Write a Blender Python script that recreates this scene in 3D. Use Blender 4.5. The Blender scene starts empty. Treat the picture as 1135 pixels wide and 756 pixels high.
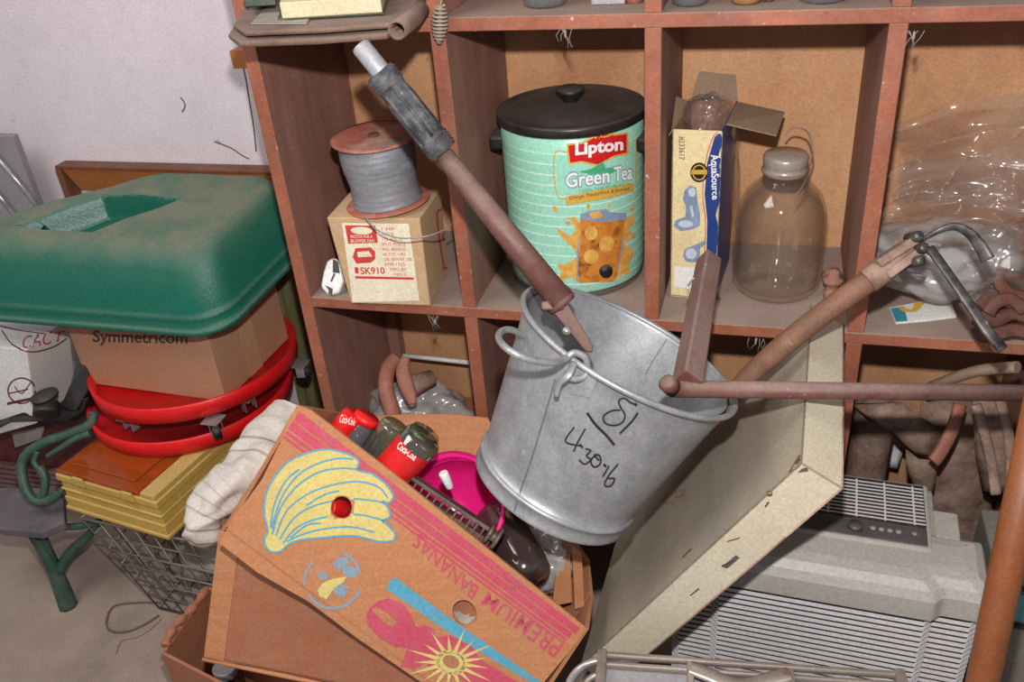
import bpy, bmesh, math, random
import numpy as np
from mathutils import Vector as Vec, Matrix, noise, geometry
from mathutils.bvhtree import BVHTree
random.seed(7)
S = bpy.context.scene
COL = S.collection
PI = math.pi

# ------------------------------------------------------------ camera
F = 1002.7; CX = 567.5; CY = 378.0
CAM = Vec((0.81, -1.305, 1.569))
YAW, PITCH, ROLL = -0.309, -0.5454, -0.09
_f = Vec((math.sin(YAW)*math.cos(PITCH), math.cos(YAW)*math.cos(PITCH), math.sin(PITCH)))
_r = Vec((math.cos(YAW), -math.sin(YAW), 0)); _u = _r.cross(_f)
RT = _r*math.cos(ROLL) + _u*math.sin(ROLL)
UP = -_r*math.sin(ROLL) + _u*math.cos(ROLL)
FW = _f
cd = bpy.data.cameras.new('camera'); cam = bpy.data.objects.new('camera', cd); COL.objects.link(cam)
cd.sensor_width = 36; cd.lens = F/1135*36; cd.clip_start = 0.02
M = Matrix((RT, UP, -FW)).transposed().to_4x4(); M.translation = CAM
cam.matrix_world = M; S.camera = cam

# ------------------------------------------------------------ light: the camera's flash, an added fill for the wall, and a dim room
def lamp(name, kind, loc, energy, size=None, color=(1, 1, 1), rot=None):
    l = bpy.data.lights.new(name, kind); l.energy = energy; l.color = color
    if kind == 'POINT': l.shadow_soft_size = size
    if kind == 'AREA': l.size = size
    o = bpy.data.objects.new(name, l); COL.objects.link(o); o.location = loc
    if rot: o.rotation_euler = rot
    return o
lamp('camera_flash', 'POINT', CAM + UP*0.165 + FW*0.02, 78, 0.018, (1.0, 0.97, 0.95))
lamp('wall_fill_light', 'AREA', (-0.7, -1.0, 2.5), 24, 1.2, (1.0, 0.95, 0.9))  # unseen area light, added to brighten the wall at left
W = bpy.data.worlds.new('room_air'); S.world = W; W.use_nodes = True
W.node_tree.nodes['Background'].inputs[0].default_value = (0.85, 0.88, 1.0, 1)
W.node_tree.nodes['Background'].inputs[1].default_value = 0.24
S.view_settings.view_transform = 'Standard'; S.view_settings.look = 'None'
S.view_settings.exposure = 0.1; S.view_settings.gamma = 1.0
S.view_settings.use_curve_mapping = False

# ------------------------------------------------------------ points of the place read off the photograph
def ray(px, py): return RT*((px-CX)/F) + UP*(-(py-CY)/F) + FW
def V(px, py, d): return CAM + ray(px, py)*d
def atZ(px, py, z): r = ray(px, py); return CAM + r*((z-CAM.z)/r.z)
def atY(px, py, y): r = ray(px, py); return CAM + r*((y-CAM.y)/r.y)
def onP(px, py, o, n): r = ray(px, py); return CAM + r*((Vec(o)-CAM).dot(n)/r.dot(n))

# ------------------------------------------------------------ materials
def lin(c): return tuple(((v/255)/12.92 if v/255 <= .04045 else ((v/255+.055)/1.055)**2.4) for v in c) + (1,)
def mat(name, c, c2=None, c3=None, rough=.6, metal=0, scale=8, stretch=(1, 1, 1), bump=0.0, dust=0, dustc=(168, 152, 142),
        spec=.5, contrast=.25, speck=0, speckc=(60, 45, 40), speckscale=60, coat=0, grime=.28, grimec=(150, 132, 120)):
    m = bpy.data.materials.new(name); m.use_nodes = True; nt = m.node_tree; N = nt.nodes; L = nt.links
    b = N['Principled BSDF']; b.inputs['Roughness'].default_value = rough; b.inputs['Metallic'].default_value = metal
    b.inputs['Specular IOR Level'].default_value = spec; b.inputs['Coat Weight'].default_value = coat
    tc = N.new('ShaderNodeTexCoord'); mp = N.new('ShaderNodeMapping'); mp.inputs['Scale'].default_value = stretch
    L.new(tc.outputs['Object'], mp.inputs['Vector'])
    n1 = N.new('ShaderNodeTexNoise'); n1.inputs['Scale'].default_value = scale; n1.inputs['Detail'].default_value = 6
    n1.inputs['Roughness'].default_value = .65
    L.new(mp.outputs[0], n1.inputs['Vector'])
    cr = N.new('ShaderNodeValToRGB'); cr.color_ramp.elements[0].position = .5-contrast; cr.color_ramp.elements[1].position = .5+contrast
    cr.color_ramp.elements[0].color = lin(c2 or c); cr.color_ramp.elements[1].color = lin(c)
    if c3: e = cr.color_ramp.elements.new(.5); e.color = lin(c3)
    L.new(n1.outputs['Fac'], cr.inputs[0]); out = cr.outputs[0]
    def mix(fac, a, colr):
        mx = N.new('ShaderNodeMix'); mx.data_type = 'RGBA'; L.new(a, mx.inputs[6]); mx.inputs[7].default_value = lin(colr); L.new(fac, mx.inputs[0]); return mx.outputs[2]
    def ramp(src, lo, hi, top=1.0):
        r = N.new('ShaderNodeMapRange'); L.new(src, r.inputs[0]); r.inputs[1].default_value = lo; r.inputs[2].default_value = hi; r.inputs[4].default_value = top; return r.outputs[0]
    def rampv(src, lo, hi, a, c_):
        r = N.new('ShaderNodeMapRange'); L.new(src, r.inputs[0]); r.inputs[1].default_value = lo; r.inputs[2].default_value = hi; r.inputs[3].default_value = a; r.inputs[4].default_value = c_; return r.outputs[0]
    if speck:
        n2 = N.new('ShaderNodeTexNoise'); n2.inputs['Scale'].default_value = speckscale; n2.inputs['Detail'].default_value = 3
        L.new(tc.outputs['Object'], n2.inputs['Vector'])
        out = mix(ramp(n2.outputs['Fac'], .74-.10*speck, .80-.10*speck, .6), out, speckc)
    if dust:
        g = N.new('ShaderNodeNewGeometry'); sx = N.new('ShaderNodeSeparateXYZ'); L.new(g.outputs['Normal'], sx.inputs[0])
        n3 = N.new('ShaderNodeTexNoise'); n3.inputs['Scale'].default_value = 14; n3.inputs['Detail'].default_value = 5; L.new(tc.outputs['Object'], n3.inputs['Vector'])
        mu = N.new('ShaderNodeMath'); mu.operation = 'MULTIPLY'
        L.new(ramp(sx.outputs[2], .25, .95), mu.inputs[0]); L.new(ramp(n3.outputs['Fac'], .12, .55, dust), mu.inputs[1])
        out = mix(mu.outputs[0], out, dustc)
        ad = N.new('ShaderNodeMath'); ad.operation = 'ADD'; ad.use_clamp = True; ad.inputs[1].default_value = rough; L.new(mu.outputs[0], ad.inputs[0]); L.new(ad.outputs[0], b.inputs['Roughness'])
    if grime:
        n4 = N.new('ShaderNodeTexNoise'); n4.inputs['Scale'].default_value = 19; n4.inputs['Detail'].default_value = 9; n4.inputs['Roughness'].default_value = .72
        L.new(tc.outputs['Object'], n4.inputs['Vector'])
        out = mix(ramp(n4.outputs['Fac'], .44, .78, grime), out, grimec)
        n5 = N.new('ShaderNodeTexNoise'); n5.inputs['Scale'].default_value = 230; n5.inputs['Detail'].default_value = 2; L.new(tc.outputs['Object'], n5.inputs['Vector'])
        hs = N.new('ShaderNodeHueSaturation'); L.new(out, hs.inputs['Color']); L.new(rampv(n5.outputs['Fac'], .3, .7, .88, 1.12), hs.inputs['Value']); out = hs.outputs[0]
    L.new(out, b.inputs['Base Color'])
    if bump:
        bp = N.new('ShaderNodeBump'); bp.inputs['Strength'].default_value = bump; bp.inputs['Distance'].default_value = .004
        L.new(n1.outputs['Fac'], bp.inputs['Height']); L.new(bp.outputs[0], b.inputs['Normal'])
    return m
def film(name, tint=(255, 255, 255), gloss=.12, rough=.08, milk=0.0, milkc=(220, 220, 220), edge=.6, bumpy=0):
    m = bpy.data.materials.new(name); m.use_nodes = True; nt = m.node_tree; N = nt.nodes; L = nt.links
    N.remove(N['Principled BSDF']); out = N['Material Output']
    t = N.new('ShaderNodeBsdfTransparent'); t.inputs[0].default_value = lin(tint)
    g = N.new('ShaderNodeBsdfGlossy'); g.inputs['Roughness'].default_value = rough
    d = N.new('ShaderNodeBsdfDiffuse'); d.inputs[0].default_value = lin(milkc)
    if bumpy:
        tc = N.new('ShaderNodeTexCoord'); nz = N.new('ShaderNodeTexNoise'); nz.inputs['Scale'].default_value = bumpy; L.new(tc.outputs['Object'], nz.inputs['Vector'])
        bp = N.new('ShaderNodeBump'); bp.inputs['Strength'].default_value = .9; bp.inputs['Distance'].default_value = .01; L.new(nz.outputs['Fac'], bp.inputs['Height']); L.new(bp.outputs[0], g.inputs['Normal'])
    lw = N.new('ShaderNodeLayerWeight'); lw.inputs['Blend'].default_value = .35
    mr = N.new('ShaderNodeMapRange'); L.new(lw.outputs['Facing'], mr.inputs[0]); mr.inputs[3].default_value = gloss; mr.inputs[4].default_value = gloss+edge*.5
    a = N.new('ShaderNodeMixShader'); a.inputs[0].default_value = milk; L.new(t.outputs[0], a.inputs[1]); L.new(d.outputs[0], a.inputs[2])
    c = N.new('ShaderNodeMixShader'); L.new(mr.outputs[0], c.inputs[0]); L.new(a.outputs[0], c.inputs[1]); L.new(g.outputs[0], c.inputs[2])
    L.new(c.outputs[0], out.inputs['Surface'])
    return m

M_edge = mat('shelf_front_wood', (172, 102, 76), (124, 68, 48), rough=.55, scale=10, stretch=(1, 1, 1), bump=.2, speck=.5, speckc=(215, 190, 175), speckscale=110)
M_side = mat('shelf_side_wood', (160, 114, 98), (122, 84, 72), (142, 98, 84), rough=.65, scale=9, stretch=(3, 3, .5), bump=.15, speck=.45, speckc=(190, 165, 155), speckscale=120)
M_dustw = mat('dusty_shelf_top', (164, 144, 132), (138, 116, 104), rough=.95, scale=7, bump=.2, speck=.4, speckc=(110, 78, 62))
M_back = mat('back_plywood', (206, 158, 116), (174, 122, 82), (196, 144, 102), rough=.75, contrast=.17, scale=5, stretch=(1, 1, .7), bump=.05, speck=.45, speckc=(120, 80, 60), speckscale=30, grime=0.2)
M_wall = mat('painted_concrete', (232, 220, 224), (214, 202, 208), rough=.8, scale=2.5, bump=.35, speck=.15, speckc=(150, 130, 128), speckscale=25, grime=0.15)
M_floor = mat('concrete_floor', (168, 148, 134), (122, 106, 98), (150, 132, 120), rough=.9, scale=5, bump=.3, speck=.3, speckc=(110, 80, 70), speckscale=12)
M_crack = mat('crack', (105, 85, 78), rough=.9)
M_card = mat('cardboard', (188, 128, 86), (172, 112, 72), rough=.85, scale=6, stretch=(1, 1, 12), bump=.12, grime=0.18)
M_card_dk = mat('cardboard_brown', (166, 106, 74), (148, 90, 62), rough=.85, scale=5, stretch=(1, 1, 3), bump=.1)
M_card_in = mat('cardboard_inside', (176, 118, 78), (156, 100, 64), rough=.9, scale=5, bump=.1)
M_cardlt = mat('cardboard_tan', (190, 142, 108), (176, 128, 96), rough=.85, scale=5, bump=.1)
M_tape = mat('packing_tape', (206, 164, 120), (190, 146, 104), rough=.35, scale=20)
M_green = mat('green_plastic', (22, 106, 86), (18, 92, 76), rough=.33, scale=220, bump=.25, dust=.95, dustc=(112, 114, 96), grimec=(90, 120, 100), contrast=.3, grime=0.1)
M_greenclean = mat('clean_green_plastic', (16, 96, 78), (12, 82, 66), rough=.3, scale=200, bump=.2, grime=.05)
M_red = mat('red_plastic', (230, 22, 26), (216, 16, 22), rough=.38, scale=5, grime=.08)
M_yel = mat('yellow_plastic', (206, 172, 84), (190, 152, 66), rough=.5, scale=6, dust=.25, grime=0.15)
M_amber = film('amber_plastic', (230, 130, 50), gloss=.05, rough=.12, milk=.45, milkc=(200, 100, 36))
M_chrome = mat('chrome', (205, 205, 205), (120, 118, 116), rough=.25, metal=.55, scale=20, grime=.08)
M_black = mat('black_plastic', (28, 27, 28), (20, 20, 20), rough=.45, scale=10, dust=.3, dustc=(120, 112, 105), grime=.08)
M_rubber = mat('black_rubber', (86, 88, 92), (36, 38, 42), rough=.65, contrast=.12, scale=60, stretch=(1, 1, 1), speck=.8, speckc=(150, 150, 150), speckscale=120)
M_alu = mat('aluminium', (176, 176, 180), (150, 150, 154), rough=.55, metal=.3, scale=40)
M_brownpaint = mat('brown_painted_steel', (108, 68, 60), (90, 56, 50), rough=.5, scale=25, bump=.1, speck=.35, speckc=(190, 165, 150), speckscale=140, dust=.35)
M_zinc = mat('galvanised_steel', (176, 178, 180), (142, 145, 148), (160, 163, 166), rough=.42, metal=.45, scale=26, stretch=(1, 1, .7), bump=.12, speck=.2, speckc=(205, 205, 205), speckscale=30, contrast=.2)
M_wire = mat('grey_wire', (176, 182, 192), (130, 132, 140), (158, 158, 162), rough=.45, metal=.4, scale=14, stretch=(1, 1, 8))
M_marker = mat('black_marker', (26, 26, 30), rough=.6, grime=.08)
M_ink_red = mat('red_crayon', (170, 96, 96), rough=.7, grime=.08)
M_cream = mat('cream_enamel', (208, 198, 174), (196, 184, 158), rough=.42, scale=5, speck=.12, speckc=(96, 66, 48), speckscale=22, bump=.04, grime=0.12)
M_creamdust = mat('cream_enamel_dusty', (172, 160, 142), (134, 128, 118), (158, 146, 128), rough=.75, scale=5, stretch=(1.5, .5, 1), speck=.15, speckc=(110, 84, 66), speckscale=20, grime=0.2)
M_rust = mat('rusty_iron', (170, 142, 126), (92, 74, 66), (142, 114, 98), rough=.85, metal=.1, scale=22, contrast=.18, bump=.9, speck=.7, speckc=(156, 92, 64), speckscale=30)
M_rustdk = mat('dark_rusty_iron', (112, 66, 52), (72, 44, 36), rough=.8, scale=24, bump=.4)
M_rustor = mat('orange_painted_iron', (166, 102, 80), (128, 76, 60), rough=.6, scale=20, bump=.2)
M_woodh = mat('worn_wooden_handle', (140, 98, 74), (92, 64, 50), (120, 82, 62), rough=.7, scale=14, bump=.25, speck=.45, speckc=(180, 150, 130), speckscale=40)
M_pole = mat('varnished_pole', (140, 80, 40), (104, 56, 28), grime=.1, rough=.45, scale=10, stretch=(1, 1, .3))
M_greysteel = mat('scuffed_steel', (84, 82, 80), (28, 27, 26), rough=.42, metal=.25, contrast=.12, scale=60, speck=.7, speckc=(190, 185, 175), speckscale=60)
M_crock = mat('mint_enamel', (160, 220, 195), (154, 213, 188), rough=.3, scale=5, grime=0.05)
M_crockline = mat('pale_mint_stripe', (200, 236, 218), rough=.35, grime=.08)
M_lid = mat('black_lid', (42, 38, 36), (30, 28, 27), rough=.3, scale=12, dust=.35, dustc=(110, 98, 92), grime=.08)
M_steel = mat('bare_steel', (170, 170, 168), (140, 140, 140), rough=.3, metal=.9, scale=20)
M_glass = film('clear_glass', (255, 254, 251), gloss=.035, rough=.05, milk=.02, milkc=(235, 225, 210), edge=.75, bumpy=5)
M_glassg = film('greenish_glass', (205, 222, 208), gloss=.14, rough=.05, milk=.08, milkc=(170, 190, 175), edge=.9)
M_glassb = film('thick_glass', (200, 208, 212), gloss=.16, rough=.06, milk=.3, milkc=(150, 155, 160), edge=.8, bumpy=60)
M_bag = film('clear_polythene', (250, 248, 246), gloss=.09, rough=.16, milk=.06, milkc=(240, 235, 232), edge=.5, bumpy=9)
M_bagmilk = film('cloudy_polythene', (240, 238, 236), gloss=.10, rough=.2, milk=.38, milkc=(225, 222, 220), edge=.4, bumpy=10)
M_cloth = mat('white_cotton', (218, 210, 200), (200, 190, 180), rough=.95, scale=9, bump=.15)
M_white = mat('white_plastic', (232, 232, 228), (222, 222, 218), rough=.4, grime=.08)
M_paper = mat('cream_paper', (232, 218, 178), (224, 208, 166), rough=.8, scale=4)
M_label = mat('paper_label', (240, 230, 204), (234, 222, 192), rough=.8, scale=4)
M_redink = mat('red_ink', (206, 62, 56), rough=.7, grime=.08)
M_pinkink = mat('pink_ink', (196, 74, 96), (182, 66, 86), rough=.75, scale=14, grime=.3)
M_blueink = mat('blue_ink', (84, 160, 184), (76, 150, 176), rough=.75, scale=14, grime=.3)
M_greyblue = mat('grey_blue_ink', (126, 150, 166), rough=.75, grime=.3)
M_yelink = mat('yellow_ink', (214, 194, 118), (204, 184, 106), rough=.75, scale=14, grime=.3)
M_darkink = mat('dark_ink', (74, 56, 46), rough=.7, grime=.08)
M_navy = mat('navy_print', (34, 62, 128), rough=.4, grime=.08)
M_faucet = mat('faucet_print', (150, 166, 190), (120, 136, 164), rough=.4, scale=60, grime=.08)
M_faucetlt = mat('pale_faucet_print', (200, 210, 224), rough=.4, grime=.08)
M_gold = mat('gold_print', (214, 168, 70), rough=.4, grime=.08)
M_teal = mat('teal_print', (40, 140, 160), rough=.4, grime=.08)
M_liptonred = mat('red_print', (206, 24, 28), rough=.3, grime=.08)
M_whiteprint = mat('white_print', (240, 240, 235), rough=.35, grime=.08)
M_greenprint = mat('green_print', (70, 170, 120), rough=.35, grime=.08)
M_tea = mat('tea_print', (186, 104, 40), (110, 52, 20), (214, 138, 58), rough=.3, scale=32, contrast=.2, grime=0)
M_splash = mat('splash_print', (236, 188, 100), (206, 144, 60), rough=.3, scale=60, contrast=.15, grime=0)
M_leather = mat('brown_leather', (124, 96, 84), (88, 64, 54), (108, 80, 68), rough=.75, scale=22, bump=.5, dust=.4)
M_bookcover = mat('green_book_cover', (72, 86, 74), rough=.6)
M_pages = mat('book_pages', (222, 206, 172), (206, 188, 152), rough=.85, scale=60, stretch=(.2, .2, 6))
M_bronze = mat('cast_iron_green', (52, 88, 74), (36, 64, 54), rough=.5, scale=20, bump=.3)
M_slate = mat('grey_seat_board', (106, 98, 106), (80, 74, 82), rough=.8, scale=10)
M_maroon = mat('maroon_vinyl', (104, 24, 30), (84, 18, 24), rough=.5, scale=8)
M_wood_or = mat('orange_pine', (188, 116, 58), (160, 92, 42), rough=.55, scale=8, stretch=(.6, 4, 4))
M_wood_br = mat('brown_frame_wood', (124, 74, 46), (96, 56, 36), rough=.6, scale=10)
M_olive = mat('olive_board', (124, 120, 78), (104, 98, 62), rough=.7, scale=8, stretch=(6, 6, .6))
M_greyboard = mat('grey_board', (150, 146, 150), (134, 130, 134), rough=.8, scale=6)
M_maghenta = mat('magenta_plastic', (232, 30, 130), (222, 24, 120), rough=.25, scale=6, grime=.08)
M_pureg = mat('grey_beige_plastic', (176, 171, 162), (168, 163, 154), rough=.45, scale=6, speck=.05, speckc=(110, 84, 66), speckscale=30, grime=0.1)
M_pureg2 = mat('grey_plastic', (140, 132, 120), rough=.5)
M_puregdk = mat('dark_grey_panel', (84, 80, 78), (74, 70, 68), rough=.45, scale=20)
M_slat = mat('white_slat_plastic', (216, 212, 212), (206, 202, 202), rough=.4, grime=.08)
M_dark = mat('dark_slot', (38, 30, 30), rough=.9)
M_casealu = mat('aluminium_trim', (176, 166, 156), (140, 126, 116), (160, 148, 138), rough=.4, metal=.55, scale=8, stretch=(.6, 6, 6), speck=.25, speckc=(130, 80, 60), speckscale=20)
M_wirecrate = mat('crate_wire', (150, 142, 134), (104, 96, 90), rough=.5, metal=.4, scale=20)
M_clearbrown = film('smoky_plastic', (150, 130, 126), gloss=.1, rough=.12, milk=.35, milkc=(96, 78, 74), edge=.5)
M_grate = mat('grimy_metal', (120, 104, 92), (56, 48, 44), rough=.5, metal=.4, scale=40, bump=.3)
M_turq = mat('turquoise_box', (92, 168, 172), (80, 150, 156), rough=.7, scale=10)
M_newsp = mat('newsprint', (170, 162, 150), (140, 132, 122), rough=.9, scale=30)
M_string = mat('grey_cobweb', (150, 140, 134), rough=.9)
M_rope = mat('coil_fibre', (170, 156, 136), (130, 116, 100), rough=.8, scale=30)
M_redflange = mat('rust_red_flange', (184, 112, 92), (206, 176, 158), (166, 92, 74), rough=.6, scale=12, bump=.2)

# ------------------------------------------------------------ builders
def wloc(o):
    l = Vec((0, 0, 0))
    while o: l = l + o.location; o = o.parent
    return l
class MB:
    def __init__(s): s.v = []; s.f = []; s.mi = []; s.m = 0; s.sm = []
    def add(s, vs, fs, smooth=False):
        k = len(s.v); s.v += [Vec(v) for v in vs]
        for f in fs: s.f.append([i+k for i in f]); s.mi.append(s.m); s.sm.append(smooth)
        return s
    def hexa(s, c, mis=None):
        # c: 8 corners, index = x + 2y + 4z ; mis: material per face (-x,+x,-y,+y,-z,+z)
        fs = [(0, 4, 6, 2), (1, 3, 7, 5), (0, 1, 5, 4), (2, 6, 7, 3), (0, 2, 3, 1), (4, 5, 7, 6)]
        k = len(s.v); s.v += [Vec(v) for v in c]
        for i, f in enumerate(fs): s.f.append([j+k for j in f]); s.mi.append(mis[i] if mis else s.m); s.sm.append(False)
        return s
    def box(s, a, b, mis=None):
        return s.hexa([(x, y, z) for z in (a[2], b[2]) for y in (a[1], b[1]) for x in (a[0], b[0])], mis)
    def obox(s, o, ax, ay, az, mis=None):
        o = Vec(o); ax, ay, az = Vec(ax), Vec(ay), Vec(az)
        return s.hexa([o+ax*i+ay*j+az*k for k in (0, 1) for j in (0, 1) for i in (0, 1)], mis)
    def panel(s, A, B, C, D, t, mis=None):
        # quad A B C D pushed by thickness t along -normal of (B-A)x(D-A)
        A, B, C, D = map(Vec, (A, B, C, D)); n = (B-A).cross(D-A).normalized()*(-t)
        return s.hexa([A, B, D, C, A+n, B+n, D+n, C+n], mis)
    def prism(s, pts, ext):
        pts = [Vec(p) for p in pts]; n = len(pts); ext = Vec(ext)
        return s.add(pts+[p+ext for p in pts], [list(range(n)), list(range(2*n-1, n-1, -1))]+[[i, i+n, (i+1) % n+n, (i+1) % n] for i in range(n)])
    def tube(s, path, r, n=12, caps=True, flat=1.0, up=None, closed=False, smooth=True):
        P = [Vec(p) for p in path]; R = r if isinstance(r, (list, tuple)) else [r]*len(P); k = len(s.v); m = len(P)
        pu = None; vs = []
        for i, p in enumerate(P):
            t = (P[(i+1) % m]-P[i-1]) if closed else (P[min(i+1, m-1)]-P[max(i-1, 0)])
            t.normalize()
            if pu is None:
                a = Vec(up) if up is not None else (Vec((0, 0, 1)) if abs(t.z) < .9 else Vec((1, 0, 0)))
            else: a = pu
            a = a-t*a.dot(t); a.normalize(); b = t.cross(a); pu = a
            vs += [p+(a*math.cos(2*PI*j/n)*flat+b*math.sin(2*PI*j/n))*R[i] for j in range(n)]
        fs = [[i*n+j, i*n+(j+1) % n, ((i+1) % m)*n+(j+1) % n, ((i+1) % m)*n+j] for i in range(m if closed else m-1) for j in range(n)]
        s.add(vs, fs, smooth)
        if caps and not closed: 
            s.f.append([k+j for j in range(n)][::-1]); s.mi.append(s.m); s.sm.append(False)
            s.f.append([k+(m-1)*n+j for j in range(n)]); s.mi.append(s.m); s.sm.append(False)
        return s
    def lathe(s, prof, o, ax, n=40, x=None, smooth=True, sx=1.0):
        # prof: list of (r, h)
        o = Vec(o); ax = Vec(ax).normalized(); a = Vec(x) if x is not None else (Vec((1, 0, 0)) if abs(ax.x) < .9 else Vec((0, 1, 0)))
        a = (a-ax*a.dot(ax)).normalized(); b = ax.cross(a)
        vs = [o+ax*h+(a*math.cos(2*PI*j/n)*sx+b*math.sin(2*PI*j/n))*r for r, h in prof for j in range(n)]
        fs = [[i*n+j, i*n+(j+1) % n, (i+1)*n+(j+1) % n, (i+1)*n+j] for i in range(len(prof)-1) for j in range(n)]
        return s.add(vs, fs, smooth)
    def grid(s, fn, nu, nv, smooth=True):
        vs = [fn(i/nu, j/nv) for j in range(nv+1) for i in range(nu+1)]
        return s.add(vs, [[j*(nu+1)+i, j*(nu+1)+i+1, (j+1)*(nu+1)+i+1, (j+1)*(nu+1)+i] for j in range(nv) for i in range(nu)], smooth)
    def build(s, name, mats, parent=None, loc=None, bevel=0, solid=0, seg=2, autosm=False):
        L0 = Vec(loc) if loc is not None else (wloc(parent) if parent else Vec((0, 0, 0)))
        if parent is None and loc is None and s.v:
            xs = [v.x for v in s.v]; ys = [v.y for v in s.v]; L0 = Vec(((min(xs)+max(xs))/2, (min(ys)+max(ys))/2, min(v.z for v in s.v)))
        me = bpy.data.meshes.new(name); me.from_pydata([tuple(v-L0) for v in s.v], [], s.f)
        mats = mats if isinstance(mats, (list, tuple)) else [mats]
        for m in mats: me.materials.append(m)
        me.polygons.foreach_set('material_index', s.mi); me.polygons.foreach_set('use_smooth', s.sm)
        bm = bmesh.new(); bm.from_mesh(me); bmesh.ops.remove_doubles(bm, verts=bm.verts, dist=1e-5)
        if not solid: bmesh.ops.recalc_face_normals(bm, faces=bm.faces)
        bm.to_mesh(me); bm.free(); me.update()
        o = bpy.data.objects.new(name, me); COL.objects.link(o)
        if parent: o.parent = parent; o.location = L0-wloc(parent)
        else: o.location = L0
        if solid: q = o.modifiers.new('thickness', 'SOLIDIFY'); q.thickness = solid; q.offset = 0
        if bevel:
            q = o.modifiers.new('soft_edges', 'BEVEL'); q.width = bevel; q.segments = seg; q.limit_method = 'ANGLE'; q.angle_limit = math.radians(40)
        return o
def thing(name, label, cat, loc, group=None):
    o = bpy.data.objects.new(name, None); COL.objects.link(o); o.location = loc; o.empty_display_size = .05
    return tag(o, label, cat, group)
def tag(o, label, cat, group=None, kind=None):
    o['label'] = label; o['category'] = cat
    if group: o['group'] = group
    if kind: o['kind'] = kind
    return o
def struct(o): o['kind'] = 'structure'; return o
def smooth_path(pts, n=8):
    P = [Vec(p) for p in pts]; out = []
    for i in range(len(P)-1):
        p0, p1, p2, p3 = P[max(i-1, 0)], P[i], P[i+1], P[min(i+2, len(P)-1)]
        for k in range(n):
            t = k/n; out.append(.5*((2*p1)+(p2-p0)*t+(2*p0-5*p1+4*p2-p3)*t*t+(3*p1-p0-3*p2+p3)*t**3))
    return out+[P[-1]]
def nz(p, s=1, seed=0): return noise.noise(Vec(p)*s+Vec((seed*7.3, seed*3.1, seed*1.7)))

# printing on real surfaces: shapes traced in the photograph are dropped onto the object's own surface
class Surf:
    def __init__(s, *objs):
        s.trees = []
        for o in objs:
            me = o.data; w = wloc(o)
            s.trees.append(BVHTree.FromPolygons([v.co+w for v in me.vertices], [list(p.vertices) for p in me.polygons]))
    def hit(s, px, py):
        r = ray(px, py).normalized(); best = None
        for t in s.trees:
            h = t.ray_cast(CAM, r)
            if h[0] is not None and (best is None or h[3] < best[3]): best = h
        if best is None: return None
        n = best[1] if best[1].dot(r) < 0 else -best[1]
        return best[0], n
def text2d(s, bold=0, shear=0):
    cu = bpy.data.curves.new('t', 'FONT'); cu.body = s; cu.offset = bold; cu.shear = shear; cu.resolution_u = 4
    o = bpy.data.objects.new('t', cu); COL.objects.link(o); bpy.context.view_layer.update()
    ev = o.evaluated_get(bpy.context.evaluated_depsgraph_get()); me = ev.to_mesh(); me.calc_loop_triangles()
    vs = [(v.co.x, v.co.y) for v in me.vertices]; ts = [tuple(t.vertices) for t in me.loop_triangles]
    ev.to_mesh_clear(); bpy.data.objects.remove(o); bpy.data.curves.remove(cu)
    xs = [v[0] for v in vs]; ys = [v[1] for v in vs]; x0, x1, y0, y1 = min(xs), max(xs), min(ys), max(ys)
    return [((x-x0)/(x1-x0), (y-y0)/(y1-y0)) for x, y in vs], ts
def quadmap(q):
    # q = pixel corners: lower-left, lower-right, upper-right, upper-left of the lettering
    def f(u, v):
        return (q[0][0]*(1-u)*(1-v)+q[1][0]*u*(1-v)+q[2][0]*u*v+q[3][0]*(1-u)*v, q[0][1]*(1-u)*(1-v)+q[1][1]*u*(1-v)+q[2][1]*u*v+q[3][1]*(1-u)*v)
    return f
def decal(name, surf, items, m, parent, off=.0005, step=8):
    """items: ('poly',pts) | ('text',string,quad,bold,shear) | ('line',pts,width)"""
    b = MB(); cache = {}
    def vert(p):
        k = (round(p[0], 2), round(p[1], 2))
        if k not in cache:
            h = surf.hit(*p)
            cache[k] = None if h is None else h[0]+h[1]*off
        return cache[k]
    def tri(a, c, d, lvl=0):
        L = [math.dist(a, c), math.dist(c, d), math.dist(d, a)]; mx = max(L)
        if mx > step and lvl < 12:
            i = L.index(mx); p = [a, c, d]; x, y, z = p[i], p[(i+1) % 3], p[(i+2) % 3]
            mpt = ((x[0]+y[0])/2, (x[1]+y[1])/2); tri(x, mpt, z, lvl+1); tri(mpt, y, z, lvl+1); return
        vs = [vert(a), vert(c), vert(d)]
        if None in vs: return
        if max((vs[0]-vs[1]).length, (vs[1]-vs[2]).length, (vs[0]-vs[2]).length) > mx*.006+.004: return
        b.add(vs, [[0, 1, 2]])
    for it in items:
        if it[0] == 'poly':
            pts = it[1]; ts = geometry.tessellate_polygon([[Vec((x, y, 0)) for x, y in pts]])
            for t in ts: tri(*[pts[i] for i in t])
        elif it[0] == 'text':
            vs, ts = text2d(it[1], *(it[3:] if len(it) > 3 else ())); f = quadmap(it[2]); P = [f(*v) for v in vs]
            for t in ts: tri(*[P[i] for i in t])
        else:
            pts = it[1]; w = it[2]/2
            sp = [(p.x, p.y) for p in smooth_path([(x, y, 0) for x, y in pts], 5)] if len(pts) > 2 else pts
            L = []; Rr = []
            for i, p in enumerate(sp):
                a = sp[max(i-1, 0)]; c = sp[min(i+1, len(sp)-1)]; dx, dy = c[0]-a[0], c[1]-a[1]; l = math.hypot(dx, dy) or 1
                L.append((p[0]-dy/l*w, p[1]+dx/l*w)); Rr.append((p[0]+dy/l*w, p[1]-dx/l*w))
            for i in range(len(sp)-1): tri(L[i], Rr[i], Rr[i+1]); tri(L[i], Rr[i+1], L[i+1])
    if not b.f: print('EMPTY DECAL', name); return None
    me = b
    return me.build(name, m, parent)
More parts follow.
